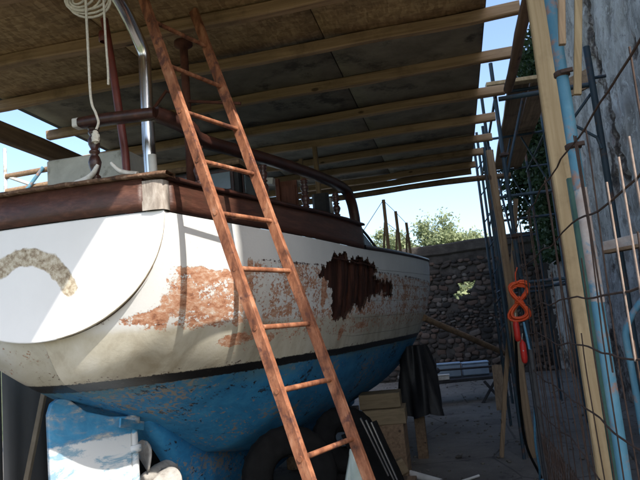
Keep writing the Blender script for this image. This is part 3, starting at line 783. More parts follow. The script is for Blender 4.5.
# handrail and balusters
def rail(pts, w_, h_, name='handrail', mat='mahog'):
    mb = MB(); pts = [Vector(p) for p in pts]; n = len(pts); P = []
    prof = [(-.5, -.2), (-.42, -.45), (0, -.5), (.42, -.45), (.5, -.2), (.5, .25), (.36, .45), (0, .5), (-.36, .45), (-.5, .25)]
    for k in range(n):
        d = (pts[min(k+1, n-1)]-pts[max(k-1, 0)]).normalized(); a = d.cross(Vector((0, 0, 1)))
        a = a.normalized() if a.length > .2 else Vector((1, 0, 0)); b = a.cross(d)
        P.append([pts[k]+a*x*w_+b*y*h_ for x, y in prof+[prof[0]]])
    grid(mb, P); mb.add(P[0][:-1], [tuple(range(9, -1, -1))]); mb.add(P[-1][:-1], [tuple(range(10))])
    return mb.make(name, M[mat], boat)
def bez(pts, n):
    out = []
    P = [Vector(p) for p in pts]; P = [2*P[0]-P[1]]+P+[2*P[-1]-P[-2]]
    for k in range(1, len(P)-2):
        for j in range(n):
            t = j/n; a, b, c, d = P[k-1], P[k], P[k+1], P[k+2]
            out.append(.5*((2*b)+(-a+c)*t+(2*a-5*b+4*c-d)*t*t+(-a+3*b-3*c+d)*t**3))
    out.append(P[-2]); return out
rail(bez([(-1.70, 2.66, 2.712), (-1.58, 2.65, 2.708), (-1.42, 2.65, 2.70), (-1.30, 2.655, 2.695)], 6), .075, .05)
mb = MB(); mb.bar((-1.735, 2.66, 2.713), (-1.703, 2.66, 2.713), .06, .045, (0, 0, 1)); mb.make('rail_end', M['white_old'], boat)
def inb(Y, d=.04): return XC + hull(max(2.7, Y), 0)[0] - d
rail(bez([(-1.31, 2.665, 2.70), (-1.26, 2.74, 2.685), (-1.215, 2.84, 2.665)] + [(inb(y), y, z) for y, z in ((3.05, 2.668), (3.45, 2.685), (3.95, 2.705), (4.45, 2.72), (4.8, 2.72), (4.97, 2.70), (5.06, 2.62), (5.10, 2.52), (5.12, 2.42))], 6), .08, .064)
def baluster(x, y, z0, z1):
    h = z1-z0; mb = MB()
    pr = [(.030, 0), (.030, .05), (.018, .07), (.026, .10), (.026, .13), (.016, .16), (.028, .30), (.032, .38), (.024, .47), (.016, .52), (.026, .55), (.026, .58), (.016, .61), (.028, .70), (.030, .78), (.018, .86), (.027, .90), (.027, .93), (.022, .95), (.03, 1.0)]
    mb.lathe((x, y, z0), [(r, t*h) for r, t in pr], 18); return mb.make('baluster', M['mahog'], boat)
b0 = baluster(-1.655, 2.69, 2.405, 2.69)
def onray(r):
    y = 2.8
    while inb(y)/y < r and y < 6: y += .01
    return (inb(y), y)
for x, y in (onray(-.4147), onray(-.299), onray(-.2277), onray(-.1764), (-2.4, 2.69)):
    baluster(x, y, 2.405 if x < -1.5 else bw_top(y)+.02, 2.64 if x > -1.5 else 2.69)
# fairlead horns on the quarter
def horn(x0, x1, mat='white_old'):
    return bez([(x0-(x1-x0)*.7, 2.665, 2.412), (x0, 2.66, 2.425), (x0+(x1-x0)*.55, 2.655, 2.445), (x0+(x1-x0)*.9, 2.65, 2.475), (x1, 2.65, 2.487)], 4)
mb = MB(); p = horn(-1.69, -1.615); mb.tube(p, [.020-.0008*k for k in range(len(p))], 8); p = horn(-1.47, -1.545); mb.tube(p, [.016-.0006*k for k in range(len(p))], 8)
mb.make('fairlead', M['white_old'], boat)
# stern pole (red pipe) and stainless tube
mb = MB(); mb.tube([(-1.597, 2.9, 2.2), (-1.605, 2.9, 2.6), (-1.65, 2.9, 3.05), (-1.69, 2.9, 3.38)], .021, 14); mb.make('red_pole', M['redpipe'], boat)
mb = MB(); mb.lathe((-1.70, 2.9, 3.25), [(.021, 0), (.026, .005), (.026, .05), (.021, .06)], 14); mb.make('pole_collar', M['redpipe'], boat)
mb = MB(); mb.tube(bez([(-1.468, 2.9, 2.2), (-1.468, 2.9, 2.6), (-1.466, 2.9, 3.0), (-1.468, 2.9, 3.14), (-1.478, 2.84, 3.23), (-1.475, 2.72, 3.31), (-1.46, 2.55, 3.352), (-1.44, 2.40, 3.362)], 8), .033, 20)
mb.make('steel_tube', M['steel'], boat)
mb = MB(); mb.tube([(-1.445, 2.885, 2.43), (-1.445, 2.883, 2.57)], .022, 14); mb.make('tube_sleeve', M['white_old'], boat)
mb = MB(); mb.tube([(-1.42, 3.3, 2.24), (-1.41, 3.3, 3.385)], .024, 12, .15); mb.lathe((-1.41, 3.3, 3.33), [(.024, 0), (.055, .02), (.055, .045), (0, .05)], 14)
mb.tube([(-1.66, 3.2, 2.86), (-1.52, 3.26, 3.07), (-1.42, 3.29, 3.0), (-1.08, 3.3, 2.93)], .010, 8)
mb.make('rusty_prop', M['rustprop'], boat)
# chalky deck locker behind the taffrail, deckhouse with dusty windows
mb = MB(); mb.bar((-2.235, 3.3, 2.585), (-1.74, 3.3, 2.585), .34, .27, (0, 0, 1), 6, .006, .04); mb.make('deck_locker', M['cabin'], boat)
mb = MB(); mb.box((-2.5, 4.0, 2.2), (-1.37, 4.42, 2.77)); mb.make('deckhouse', M['blackmetal'], boat)
mb = MB(); mb.bar((-2.55, 4.2, 2.79), (-1.34, 4.2, 2.79), .5, .035, (0, 0, 1), 1, 0, .3); mb.make('deckhouse_roof', M['oldtimber'], boat)
for k in range(4):
    x = -1.66-.29*k
    mb = MB(); mb.box((x, 3.982, 2.58), (x+.26, 3.997, 2.75)); o = mb.make('window_frame', M['mahog'], boat)
    mb = MB(); mb.box((x+.02, 3.972, 2.61), (x+.24, 3.980, 2.73)); mb.make('pane', M['glass_dark'], o)
mb = MB(); mb.box((-1.364, 4.06, 2.56), (-1.355, 4.36, 2.74)); o = mb.make('window_frame', M['mahog'], boat)
mb = MB(); mb.box((-1.353, 4.08, 2.59), (-1.347, 4.34, 2.72)); mb.make('pane', M['glass_dark'], o)
# companionway door, seat and clutter further forward behind the balusters
mb = MB(); mb.box((-1.345, 5.0, 2.24), (-1.20, 5.03, 2.865)); mb.box((-1.33, 4.985, 2.5), (-1.215, 4.997, 2.82)); mb.make('door', M['doorred'], boat)
mb = MB(); mb.bar((-1.365, 5.0, 2.24), (-1.365, 5.0, 2.89), .035, .05, (0, 1, 0)); mb.make('door_jamb', M['doorred'], boat)
mb = MB(); mb.bar((-1.135, 5.0, 2.24), (-1.135, 5.0, 2.86), .04, .05, (0, 1, 0)); mb.make('door_jamb', M['doorred'], boat)
mb = MB(); mb.bar((-1.08, 5.35, 2.24), (-1.08, 5.35, 2.79), .15, .08, (0, 1, 0), 3, .005, .3); mb.make('seat_back', M['blackmetal'], boat)
mb = MB(); mb.bar((-1.0, 5.5, 2.24), (-1.06, 5.55, 2.78), .07, .05, (0, 1, 0), 4, .01); mb.make('life_jacket', M['white_old'], boat)
mb = MB(); mb.bar((-1.44, 4.9, 2.86), (-1.37, 4.9, 2.85), .07, .06, (0, 0, 1)); mb.make('vent_hood', M['white_old'], boat)
# pale blue hatch at the break of the deck
mb = MB(); mb.add([(-.86, 5.22, 2.26), (-.74, 5.2, 2.26), (-.66, 5.55, 2.26), (-.86, 5.6, 2.26), (-.84, 5.25, 2.44), (-.76, 5.24, 2.44), (-.72, 5.45, 2.37), (-.84, 5.5, 2.37)],
       [(0, 1, 5, 4), (1, 2, 6, 5), (2, 3, 7, 6), (3, 0, 4, 7), (4, 5, 6, 7)]); mb.make('hatch', M['palebox'], boat)
mb = MB(); mb.tube([(-.735, 5.2, 2.26), (-.75, 5.24, 2.45), (-.71, 5.47, 2.38), (-.65, 5.57, 2.27)], .012, 8); mb.make('hatch_frame', M['blackmetal'], boat)
# stanchions and wires
st = [(-.60, 6.15, 2.27, -.598, 2.82), (-.545, 6.9, 2.29, -.55, 2.82), (-.475, 7.5, 2.31, -.485, 2.77)]
for x, y, z, xt, zt in st:
    mb = MB(); mb.tube([(x, y, z), (xt, y, zt)], .017, 10); mb.tube([(x, y, z), (x, y, z+.03)], .032, 10); mb.tube([(x-.07, y+.12, z), (xt-.01, y, z+.32)], .011, 8); mb.make('stanchion', M['oldpost'], boat)
mb = MB()
for zt in (.0, .22): mb.tube([(s[3], s[1], s[4]-.01-zt) for s in st], .003, 5)
mb.tube([(-.72, 5.3, 2.4), (st[0][3], st[0][1], st[0][4])], .003, 5); mb.make('lifeline', M['wire'], boat)
# keel, sternpost, shaft, propeller, rudder
mb = MB(); P = []
prof_y = [(3.60, 1.16), (3.72, 1.08), (3.95, .82), (4.15, .55), (4.3, .30)]
ks = []
for i in range(40):
    Y = 3.62 + (11.3-3.62)*i/39; zt = float(np.interp(Y, *TK))+.06; zb = float(np.interp(Y, [3.62, 3.95, 4.25, 4.4, 10.8, 11.3], [1.13, .80, .52, .30, .30, .9])); w_ = .055+.03*sst(Y, 3.7, 5)
    P.append([(XC-w_*1.3, Y, zt), (XC-w_*.8, Y, zb), (XC+w_*.8, Y, zb), (XC+w_*1.5, Y, zt), (XC-w_*1.3, Y, zt)])
grid(mb, P, flip=True); mb.add(P[0][:-1], [(0, 1, 2, 3)])
nK = len(mb.v); mb.make('keel', M['hull'], hl, {'peel': [0]*nK, 'cream': [0]*nK, 'rot': [0]*nK})
mb = MB(); mb.tube([(XC, 4.3, .80), (XC, 3.78, .80), (XC, 3.62, .80), (XC, 3.56, .80)], [.05, .05, .035, .02], 16); mb.make('propeller_shaft', M['prop'], boat)
for k in range(3):
    a = R_(98 + 120*k); ca, sa = math.cos(a), math.sin(a); mb = MB(); P = []
    for i in range(13):
        t = i/12; r = .04+.185*t; wd = .105*math.sin(math.pi*min(1, (.18+.82*t)**1.0))**.55 + .006; tw = R_(58-34*t); col = []
        for j in range(9):
            s_ = (-1+2*j/8)*wd; u_ = s_*math.cos(tw); yb = s_*math.sin(tw)
            col.append((XC + r*ca - u_*sa, 3.66 + yb, .80 + r*sa + u_*ca))
        P.append(col)
    grid(mb, P); o = mb.make('propeller_blade', M['prop'], boat); solid(o, .012, 0)
mb = MB(); P = []
def turn_rudder(o):
    # hard over to port about the stock at Y 3.5
    a = R_(37); c, sn = math.cos(a), math.sin(a)
    for v in o.data.vertices:
        dx, dy = v.co.x, v.co.y+2.5; v.co.x = dx*c + dy*sn; v.co.y = -2.5 - dx*sn + dy*c
prof = [(3.50, 1.19), (3.36, 1.21), (3.22, 1.26), (3.12, 1.345), (3.07, 1.352), (3.03, 1.33), (3.01, 1.27), (3.012, 1.1), (3.015, .8), (3.02, .50), (3.05, .42), (3.12, .38), (3.46, .38), (3.47, .8), (3.48, 1.1)]
n = len(prof); vs = [(XC-.022 if 3.06 > y else XC-.03, y, z) for y, z in prof]+[(XC+.022 if 3.06 > y else XC+.03, y, z) for y, z in prof]
mb.add(vs, [tuple(range(n)), tuple(range(2*n-1, n-1, -1))]+[(i, i+n, (i+1) % n+n, (i+1) % n) for i in range(n)])
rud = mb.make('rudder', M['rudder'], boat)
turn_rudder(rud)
bv = rud.modifiers.new('bevel', 'BEVEL'); bv.width = .008; bv.segments = 2; bv.limit_method = 'ANGLE'
mb = MB(); mb.tube([(XC, 3.50, .36), (XC, 3.50, 1.3)], .028, 14)
for z in (1.24, 1.14, .98): mb.lathe((XC, 3.50, z), [(.028, 0), (.045, .004), (.045, .04), (.028, .045)], 14)
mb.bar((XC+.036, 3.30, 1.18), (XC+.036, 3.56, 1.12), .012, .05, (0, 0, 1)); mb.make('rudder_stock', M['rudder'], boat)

# ------------------------------------------------------------------ ladder
A0 = Vector((-.6656, 2.4481, 1.1063)); up = Vector((-.3119, .1205, 1.0)); rd = Vector((.1416, .3732, 0))
ld = empty('ladder', tuple(A0+up*(-1.13)), 'rust red iron ladder with round rungs leaning across the stern of the boat', 'ladder')
top_t = 2.335; bot_t = -1.09
for s_ in (0, 1):
    mb = MB(); a = A0+rd*s_+up*bot_t; b = A0+rd*s_+up*(top_t if s_ == 0 else top_t); mb.bar(a, b, .052, .026, (rd.x, rd.y, rd.z), 40, .004, .1); mb.make('stile', M['rust'], ld)
k = 0; t = -.2615*4
while t < 2.3:
    mb = MB(); a = A0+up*t; b = a+rd; d = (b-a).normalized()
    mb.tube([a-d*.016, b+d*.016], .0115, 12, .1); mb.lathe(b+d*.013, [(.0, .0), (.021, .0), (.021, .006), (0, .007)], 14, d); mb.make('rung', M['rust'], ld)
    t += .2615

# ------------------------------------------------------------------ hanging rope
def rscale(pts, dz=0):
    return [Vector((p[0]*.86, p[1]*.86, 1.6+(p[2]-1.6)*.86+dz)) for p in pts]
rp = empty('rope', (-1.48, 2.34, 3.1), 'pale coiled rope hanging from the roof over the stern, two ends dangling', 'rope')
mb = MB()
for k in range(6):
    cx = -1.74+.012*k; r1 = .055+.012*k; r2 = .10+.015*(k % 3); ph = .5*k
    pts = [(cx + r1*math.cos(t_)*(.8+.3*math.sin(ph)), 2.76 + .03*math.sin(t_+ph)-.004*k, 3.33 - .02*k*.5 + r2*.62*math.sin(t_)) for t_ in [j*2*math.pi/20 for j in range(21)]]
    mb.tube(rscale(pts, .105), .0055, 7)
mb.tube(rscale(bez([(-1.75, 2.74, 3.52), (-1.60, 2.70, 3.41), (-1.50, 2.72, 3.46), (-1.45, 2.72, 3.6)], 8), .03), .0055, 7)
mb.make('coil', M['rope'], rp)
mb = MB(); mb.tube(rscale(bez([(-1.675, 2.70, 3.60), (-1.672, 2.70, 3.1), (-1.668, 2.70, 2.85), (-1.645, 2.70, 2.77), (-1.632, 2.70, 2.72), (-1.645, 2.70, 2.685)], 8)), .0058, 8); mb.make('rope_end', M['rope'], rp)
mb = MB(); mb.blob((-1.652, 2.70, 2.645), (.020, .014, .034), 3, .35, 4); mb.lathe((-1.652, 2.70, 2.62), [(.019, 0), (.017, .03), (.009, .06)], 9); mb.v = [tuple(q) for q in rscale(mb.v)]; mb.make('frayed_tassel', M['rope'], rp)
mb = MB(); mb.tube(rscale(bez([(-1.585, 2.72, 3.62), (-1.583, 2.72, 3.2), (-1.578, 2.72, 3.0), (-1.58, 2.72, 2.915)], 8)), .0052, 8); mb.make('rope_end', M['rope'], rp)

# ------------------------------------------------------------------ scaffold right
sc = empty('scaffold', (1.0, 8, 0), 'old blue tubular scaffold with plank platforms against the tall wall', 'scaffold')
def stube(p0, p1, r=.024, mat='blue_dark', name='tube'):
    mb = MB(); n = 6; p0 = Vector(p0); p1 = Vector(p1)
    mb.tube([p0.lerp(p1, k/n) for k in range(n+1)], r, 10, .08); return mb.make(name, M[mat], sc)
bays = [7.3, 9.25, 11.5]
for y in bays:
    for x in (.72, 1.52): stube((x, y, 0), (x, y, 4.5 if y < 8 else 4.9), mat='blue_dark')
    for z in (4.13, 2.9, 1.9): stube((.72 if y > 8 else .60, y+.03, z), (1.95 if z > 4 else 1.52, y+.03, z), .019)
    stube((.72, y+.05, 3.1), (1.05, y+.05, 4.1), .014); 
    stube((1.52, y+.05, 3.3), (1.2, y+.05, 4.1), .014)
for z in (4.08, 1.95):
    for x in (.72, 1.52): stube((x, 7.2, z), (x, 11.7, z), .017)
stube((.74, 7.3, 1.95), (.74, 9.25, 4.0), .014); stube((.74, 9.25, 4.0), (.74, 11.5, 1.95), .014)
# narrow braced ladder frame left of it
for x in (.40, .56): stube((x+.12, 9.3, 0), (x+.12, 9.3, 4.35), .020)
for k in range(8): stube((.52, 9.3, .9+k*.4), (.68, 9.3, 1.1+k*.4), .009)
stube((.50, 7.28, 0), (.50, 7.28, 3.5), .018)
# bent knee braces and couplers
for y, z in ((7.3, 3.35), (7.3, 2.4), (9.25, 3.9)):
    mb = MB(); mb.lathe((.72, y, z), [(.024, 0), (.04, .006), (.04, .05), (.024, .056)], 10); mb.bar((.68, y-.03, z+.03), (.78, y-.03, z+.03), .03, .03); mb.make('coupler', M['wire'], sc)
# platforms
for (ya, yb) in ((7.25, 9.2), (9.22, 11.6)):
    for k in range(2):
        x = 1.0+.25*k+(.03 if ya > 9 else 0); mb = MB(); mb.bar((x, ya, 4.19), (x+.03, yb, 4.19), .24, .04, (0, 0, 1), 8, .008); mb.make('platform_plank', M['oldtimber'], sc)
mb = MB(); mb.bar((.62, 7.12, 4.17), (1.2, 7.16, 4.17), .12, .045, (0, 0, 1), 6, .005); mb.make('toe_board', M['post'], sc)
mb = MB(); mb.bar((1.48, 7.12, 3.98), (1.75, 7.12, 4.08), .05, .2, (0, 0, 1), 2, .004); mb.make('toe_board', M['oldtimber'], sc)
# short pale-primer member low in the scaffold
# nearer blue scaffold frame standing close to the wall
s2 = empty('scaffold', (1.06, 4.35, 0), 'slim dark blue scaffold frame just right of the thick sky-blue pole', 'scaffold')
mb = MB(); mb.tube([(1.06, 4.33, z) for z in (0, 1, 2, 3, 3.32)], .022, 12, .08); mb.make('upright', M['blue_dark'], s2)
mb = MB(); mb.tube([(.45, 4.35, 3.06), (1.06, 4.35, 3.06)], .017, 10); mb.make('cross_tube', M['blue_dark'], s2)
mb = MB(); mb.tube([(.82, 4.37, 2.74), (1.05, 4.37, 3.0)], .010, 8); mb.make('brace', M['blue_dark'], s2)
mb = MB(); mb.tube([(.86, 4.31, 2.82), (1.03, 4.31, 2.68), (1.05, 4.31, 2.6)], .010, 8); mb.make('brace', M['blue_dark'], s2)
mb = MB(); mb.bar((.92, 4.12, 1.93), (1.6, 3.72, 2.0), .05, .075, (0, 0, 1), 6, .006); mb.make('toe_board', M['pink_tube'], s2)
mb = MB(); mb.bar((.92, 4.08, 1.90), (1.6, 3.66, 1.93), .10, .02, (0, 0, 1), 4, .004); mb.make('shelf_plank', M['oldtimber'], s2)
mb = MB(); mb.tube(bez([(.98, 3.6, 1.62), (.90, 3.6, 1.53), (.85, 3.6, 1.44), (.845, 3.6, 1.34), (.85, 3.6, 1.1), (.86, 3.6, 0)], 5), .018, 10); mb.make('bent_tube', M['blue_tube'], s2)

# thick near pole
np_ = empty('blue_pole', (.447, 2.2, 0), 'thick flaking sky-blue steel pole with bare patches beside the yellow pine board', 'pole')
mb = MB(); mb.tube([(.447, 2.2, z) for z in np.linspace(1.98, 3.4, 14)], .0205, 16, .04); mb.make('upper_tube', M['blue_tube'], np_)
mb = MB(); mb.tube([(.449, 2.2, z) for z in np.linspace(1.60, 1.985, 5)], .0212, 16, .08); mb.make('bare_sleeve', M['pink_tube'], np_)
mb = MB(); mb.tube([(.447, 2.2, z) for z in np.linspace(0, 1.605, 12)], .0205, 16, .04); mb.make('lower_tube', M['blue_tube'], np_)
for z in (2.38, 2.12):
    mb = MB(); mb.lathe((.447, 2.2, z), [(.020, 0), (.027, .004), (.027, .018), (.020, .022)], 14); mb.bar((.44, 2.175, z+.011), (.478, 2.168, z+.011), .014, .014); mb.make('coupler', M['wire'], np_)
prop((.445, 2.12, 2.46), (.485, 2.1, 2.86), .022, 'short brown stick wired to the top of the thick blue pole', 'oldpost', 'short_stick', seg=5, wob=.01)
prop((.66, 2.98, 2.56), (.80, 3.0, 3.5), .034, 'slim yellow batten hanging at a slant above the blue scaffold frame', 'post', 'slim_batten', .022, seg=7, wob=.008)
prop((.455, 2.34, 0), (.452, 2.34, 2.05), .030, 'thin dark green fence post between the pine board and the blue pole', 'green_tube', 'fence_post', seg=6, wob=.001)

# ------------------------------------------------------------------ wire mesh fence
fx = .41
fe = empty('wire_fence', (fx, 3, 0), 'rusty wire mesh fence running away beside the poles on the right', 'fence')
def wv(y, z, a=.012): return fx + a*fbm(y*1.6, z*1.2, 3, 3)
for k, z in enumerate((2.10, 1.86, 1.6+.02, 1.45, 1.22, 1.0)):
    mb = MB(); mb.tube([(wv(y, z), y, z + .03*fbm(y*1.5, k, 1, 3)) for y in np.linspace(1.25, 4.1, 30)], .0032, 6); mb.make('line_wire', M['wire'], fe)
for k, (y, z0, z1) in enumerate(((1.42, 1.45, 1.95), (1.53, 1.5, 1.93), (1.68, 1.45, 1.9), (1.95, 1.4, 2.1), (2.6, .9, 2.12), (3.3, .9, 2.1), (3.7, .9, 2.1))):
    mb = MB(); mb.tube([(fx-.004, y+.01*math.sin(k+z_), z_) for z_ in np.linspace(z0, z1, 8)], .0028, 6); mb.make('upright_wire', M['tanwire'] if k < 3 else M['wire'], fe)
for k in range(17):
    y = 1.36+k*.165; z0 = .1+.5*((k*7) % 3 == 0); z1 = (2.12, 1.75, 1.5, 2.1)[k % 4]
    mb = MB(); mb.tube([(wv(y, z_, .01)+.003, y+.012*math.sin(k*1.7+z_*2), z_) for z_ in np.linspace(z0, z1, 14)], .0024, 5); mb.make('upright_wire', M['wire'], fe)
mb = MB()
for sgn in (1, -1):
    for k in range(90):
        y0 = 1.2+k*.055; pts = []
        for j in range(15):
            z = .06+.80*j/14; y = y0 + sgn*(z-.45)*.55 + .006*math.sin(z*55+k)
            if 1.2 < y < 4.12: pts.append((wv(y, z, .02)+.002*sgn*math.cos(z*55), y, z))
        if len(pts) > 2: mb.tube(pts, .002, 4, cap=False)
tag(mb.make('chain_link_mesh', M['wire'], fe), kind='stuff')
mb = MB(); mb.tube([(fx, 4.14, 0), (fx, 4.14, 1.35)], .016, 10); mb.make('fence_stake', M['blackmetal'], fe)

# ------------------------------------------------------------------ hose, red floats, blue rope
hs = empty('hose', (.50, 5.4, 1.82), 'bright orange hose coiled in a figure of eight, hanging on the scaffold', 'hose')
mb = MB(); pts = []
for k in range(6*28):
    t = 2*math.pi*k/28; lp = k//28; r = 1+.13*math.sin(lp*1.7)
    top = math.sin(t) > 0
    x = .502 - .016*0 + .052*r*math.cos(t)*(1 if top else 1) * (1 if math.sin(t/1) != 0 else 1)
    # lemniscate: x=sin(2t), z=cos(t)
    x = .498 + .070*r*math.sin(2*t) + .012*math.sin(lp*2.1+t) - .018*math.cos(t)*-1
    z = 1.672 + .145*r*math.cos(t) + .006*math.cos(lp)
    pts.append((x, 5.38+.014*math.sin(t)+.007*lp, z))
mb.tube(pts, .0095, 8); mb.make('coil', M['orange'], hs)
mb = MB(); mb.tube([(.50, 5.36, 1.70), (.46, 5.36, 1.67), (.53, 5.37, 1.65), (.50, 5.41, 1.71)], .009, 8)
mb.make('binding', M['orange'], hs); mb = MB(); mb.tube(bez([(.49, 5.37, 1.83), (.495, 5.37, 1.90), (.52, 5.42, 1.95)], 4), .006, 6); mb.make('hanging_loop', M['orange'], hs)
hk = empty('timber_post', (.51, 5.45, 0), 'thin dark upright stake on which the orange hose hangs', 'post')
mb = MB(); mb.tube([(.515, 5.46, 0), (.515, 5.46, 2.1)], .013, 8); mb.make('stake', M['blackmetal'], hk)
mb = MB(); mb.tube([(.515, 5.46, 1.93), (.50, 5.40, 1.95), (.50, 5.37, 1.92)], .004, 6); mb.make('hook', M['wire'], hk)
for (x, z0, z1, r, lab) in ((.447, 1.345, 1.53, .026, 'upper red plastic float hanging under the orange hose'), (.478, 1.165, 1.36, .026, 'lower red plastic float with a pale spot, under the orange hose')):
    f_ = empty('float', (x, 5.4, z0), lab, 'float', 'red floats under the hose'); h = z1-z0; mb = MB()
    mb.lathe((x, 5.4, z0), [(.0, 0), (r*.55, .004), (r*.9, .02), (r, .05), (r, h-.05), (r*.85, h-.025), (r*.4, h-.012), (.008, h-.01), (.008, h)], 16); mb.make('body', M['red'], f_)
    mb = MB(); mb.tube([(x, 5.4, z1), (x+.01, 5.4, z1+.05)], .003, 5); mb.make('cord', M['rope'], f_)
mb = MB(); mb.blob((.475, 5.374, 1.27), (.006, .003, .006), 1, 0, 1); mb.make('label_patch', M['white_old'], f_)
mb = MB(); mb.tube(bez([(.51, 5.4, 1.5), (.53, 5.42, 1.2), (.525, 5.5, .9), (.50, 5.7, .5), (.53, 6.0, .2), (.55, 6.3, .03), (.62, 6.35, .025)], 8), .010, 8)
tag(mb.make('blue_line', M['bluerope']), 'blue rope dangling from the hose down to the concrete', 'rope')
mb = MB(); mb.tube(bez([(.44, 5.5, 1.4), (.42, 5.7, .9), (.45, 6.1, .4), (.56, 6.3, .05)], 8), .012, 8)
tag(mb.make('black_cable', M['rubber']), 'black cable curving down beside the blue rope to the floor', 'cable')

# ------------------------------------------------------------------ things under and beyond the boat
def tyre(x, y, z, R, r, axis, label):
    t = empty('tyre', (x, y, z), label, 'tyre', 'old tyres under the boat'); mb = MB(); ax = Vector(axis).normalized(); a = ax.orthogonal().normalized(); b = ax.cross(a); P = []
    for i in range(49):
        th = 2*math.pi*i/48; rd_ = a*math.cos(th)+b*math.sin(th); col = []
        for j in range(15):
            ph = 2*math.pi*j/14; cx = math.copysign(abs(math.cos(ph))**.6, math.cos(ph)); cy = math.copysign(abs(math.sin(ph))**.6, math.sin(ph))
            bump = .006*((i % 2)-.5)*(1 if cx > .8 else 0)
            col.append(Vector((x, y, z)) + rd_*(R - r*.9 + (r*.9+bump)*cx) + ax*cy*r*.85)
        P.append(col)
    grid(mb, P); mb.make('tread', M['rubber'], t)
    mb = MB(); P = []
    for i in range(33):
        th = 2*math.pi*i/32; rd_ = a*math.cos(th)+b*math.sin(th); P.append([Vector((x, y, z))+rd_*q+ax*s_ for q, s_ in ((R-1.72*r, -r*.7), (R-1.85*r, 0), (R-1.72*r, r*.7))])
    grid(mb, P); mb.make('bead', M['blackmetal'], t)
tyre(-1.22, 4.15, .66, .32, .11, (.5, -.85, .12), 'large black tyre standing under the stern bilge, its hole facing out')
tyre(-1.02, 5.1, .30, .30, .10, (.1, -.1, 1), 'black tyre lying lowest in the heap under the boat')
tyre(-1.0, 5.08, .50, .29, .10, (-.05, -.15, 1), 'black tyre lying on another in the heap under the boat')
tyre(-.98, 4.95, .72, .27, .10, (.45, -.75, .5), 'black tyre with ribbed tread tipped on top of the heap behind the ladder')
tyre(-1.25, 4.2, .12, .34, .12, (0, 0, 1), 'black tyre flat on the floor beneath the standing one')
for k, (x0, x1, y0, y1, z0, z1, lab) in enumerate(((-1.07, -.64, 6.3, 6.72, .60, .75, 'lower pale sawn block of the stack propping the bilge'), (-1.09, -.68, 6.35, 6.7, .755, .90, 'upper pale sawn block propping the bilge'))):
    mb = MB(); mb.bar((x0, (y0+y1)/2, (z0+z1)/2), (x1, (y0+y1)/2+.02, (z0+z1)/2), y1-y0, z1-z0, (0, 0, 1), 4, .006, .05)
    tag(mb.make('sawn_block', M['sawn'], None, None, (x0, y0, z0)), lab, 'block', 'sawn blocks under the bilge')
mb = MB(); mb.bar((-1.05, 6.5, .31), (-.66, 6.5, .31), .38, .58, (0, 0, 1), 3, .01, .04); tag(mb.make('dark_block', M['oldtimber'], None, None, (-.85, 6.5, 0)), 'dark old timber baulk under the pale sawn blocks', 'block')
mb = MB(); mb.bar((-.78, 6.3, .05), (-.63, 6.36, .12), .1, .14, (0, 0, 1), 2, .006, .2); mb.v = [(a, b-.6+.0, c+.22) for a, b, c in mb.v]
tag(mb.make('sawn_block', M['sawn'], None, None, (-.7, 5.7, 0)), 'small pale offcut lying apart, next to the yellow valve', 'block', 'sawn blocks under the bilge')
mb = MB(); mb.bar((-.95, 5.75, .11), (-.55, 5.75, .11), .3, .2, (0, 0, 1), 2, .006, .06); tag(mb.make('dark_block', M['oldtimber'], None, None, (-.75, 5.75, 0)), 'dark timber slab carrying the small pale offcut', 'block')
# shroud of black tarpaulin hanging from the bilge
mb = MB(); P = []
for i in range(41):
    th = 2*math.pi*i/40; col = []
    for j in range(16):
        t = j/15; z = 1.30-.80*t; rx = (.13+.10*t**.7)*(1+.22*math.sin(5*th+3*t)+.12*math.sin(9*th)); ry = rx*.9
        col.append((-.58+.02*t+rx*math.cos(th), 7.6+ry*math.sin(th), z+.02*math.sin(4*th)*t))
    P.append(col)
grid(mb, P); tag(mb.make('black_tarpaulin', M['tarp'], None, None, (-.58, 7.6, 0)), 'black tarpaulin bundle hanging under the bow end of the hull', 'tarpaulin')
# boat shores that carry the hull (dark, below)
for (x, y, lab) in ((-.60, 7.6, 'dark timber shore inside the black tarpaulin bundle'), (-1.98, 4.9, 'aft keel block under the boat'), (-1.98, 7.5, 'middle keel block under the boat'), (-1.98, 10.2, 'forward keel block under the boat')):
    mb = MB(); zt = .30 if x < -1.5 else 1.25; ww = .4 if x < -1.5 else .12
    mb.bar((x, y, 0), (x, y, zt), ww, ww, (0, 1, 0), 2, .004, .05); tag(mb.make('shore', M['oldtimber'], None, None, (x, y, 0)), lab, 'block')
mb = MB(); mb.tube([(-.43+.10*k, 8.0+.2*k, 1.615-.062*k) for k in range(14)], .042, 10, .15); tag(mb.make('raking_shore', M['oldtimber'], None, None, (-.43, 8, 1.6)), 'dark round pole slanting from the bow down to the right', 'pole')
# trestle table and its load
tb = empty('trestle_bench', (-.3, 12.2, 0), 'low dark bench on crossed legs in front of the rubble wall', 'bench')
mb = MB(); mb.bar((-1.15, 12.1, .42), (.60, 12.5, .42), .6, .06, (0, 0, 1), 6, .006); mb.make('bench_top', M['blackmetal'], tb)
for x, s_ in ((-.95, 1), (-.75, -1), (.3, 1), (.5, -1)):
    mb = MB(); mb.bar((x, 11.9, .39), (x+.28*s_, 11.85, 0), .05, .05, (0, 1, 0)); mb.make('leg', M['blackmetal'], tb)
def crate(x0, x1, y, z0, z1, mat, lab, dy=.3, nm='box'):
    c = empty(nm, (x0, y, z0), lab, 'box', None); mb = MB(); mb.bar((x0, y, (z0+z1)/2), (x1, y+.03, (z0+z1)/2), dy, z1-z0, (0, 0, 1), 3, .004, .1); mb.make('body', M[mat], c)
    mb = MB(); mb.bar((x0-.01, y, z1+.01), (x1+.01, y+.03, z1+.01), dy+.02, .022, (0, 0, 1), 1, 0, .2); mb.make('lid', M[mat], c); return c
crate(-.72, -.10, 12.45, .455, .70, 'palebox', 'pale blue box at the left of the low bench by the wall')
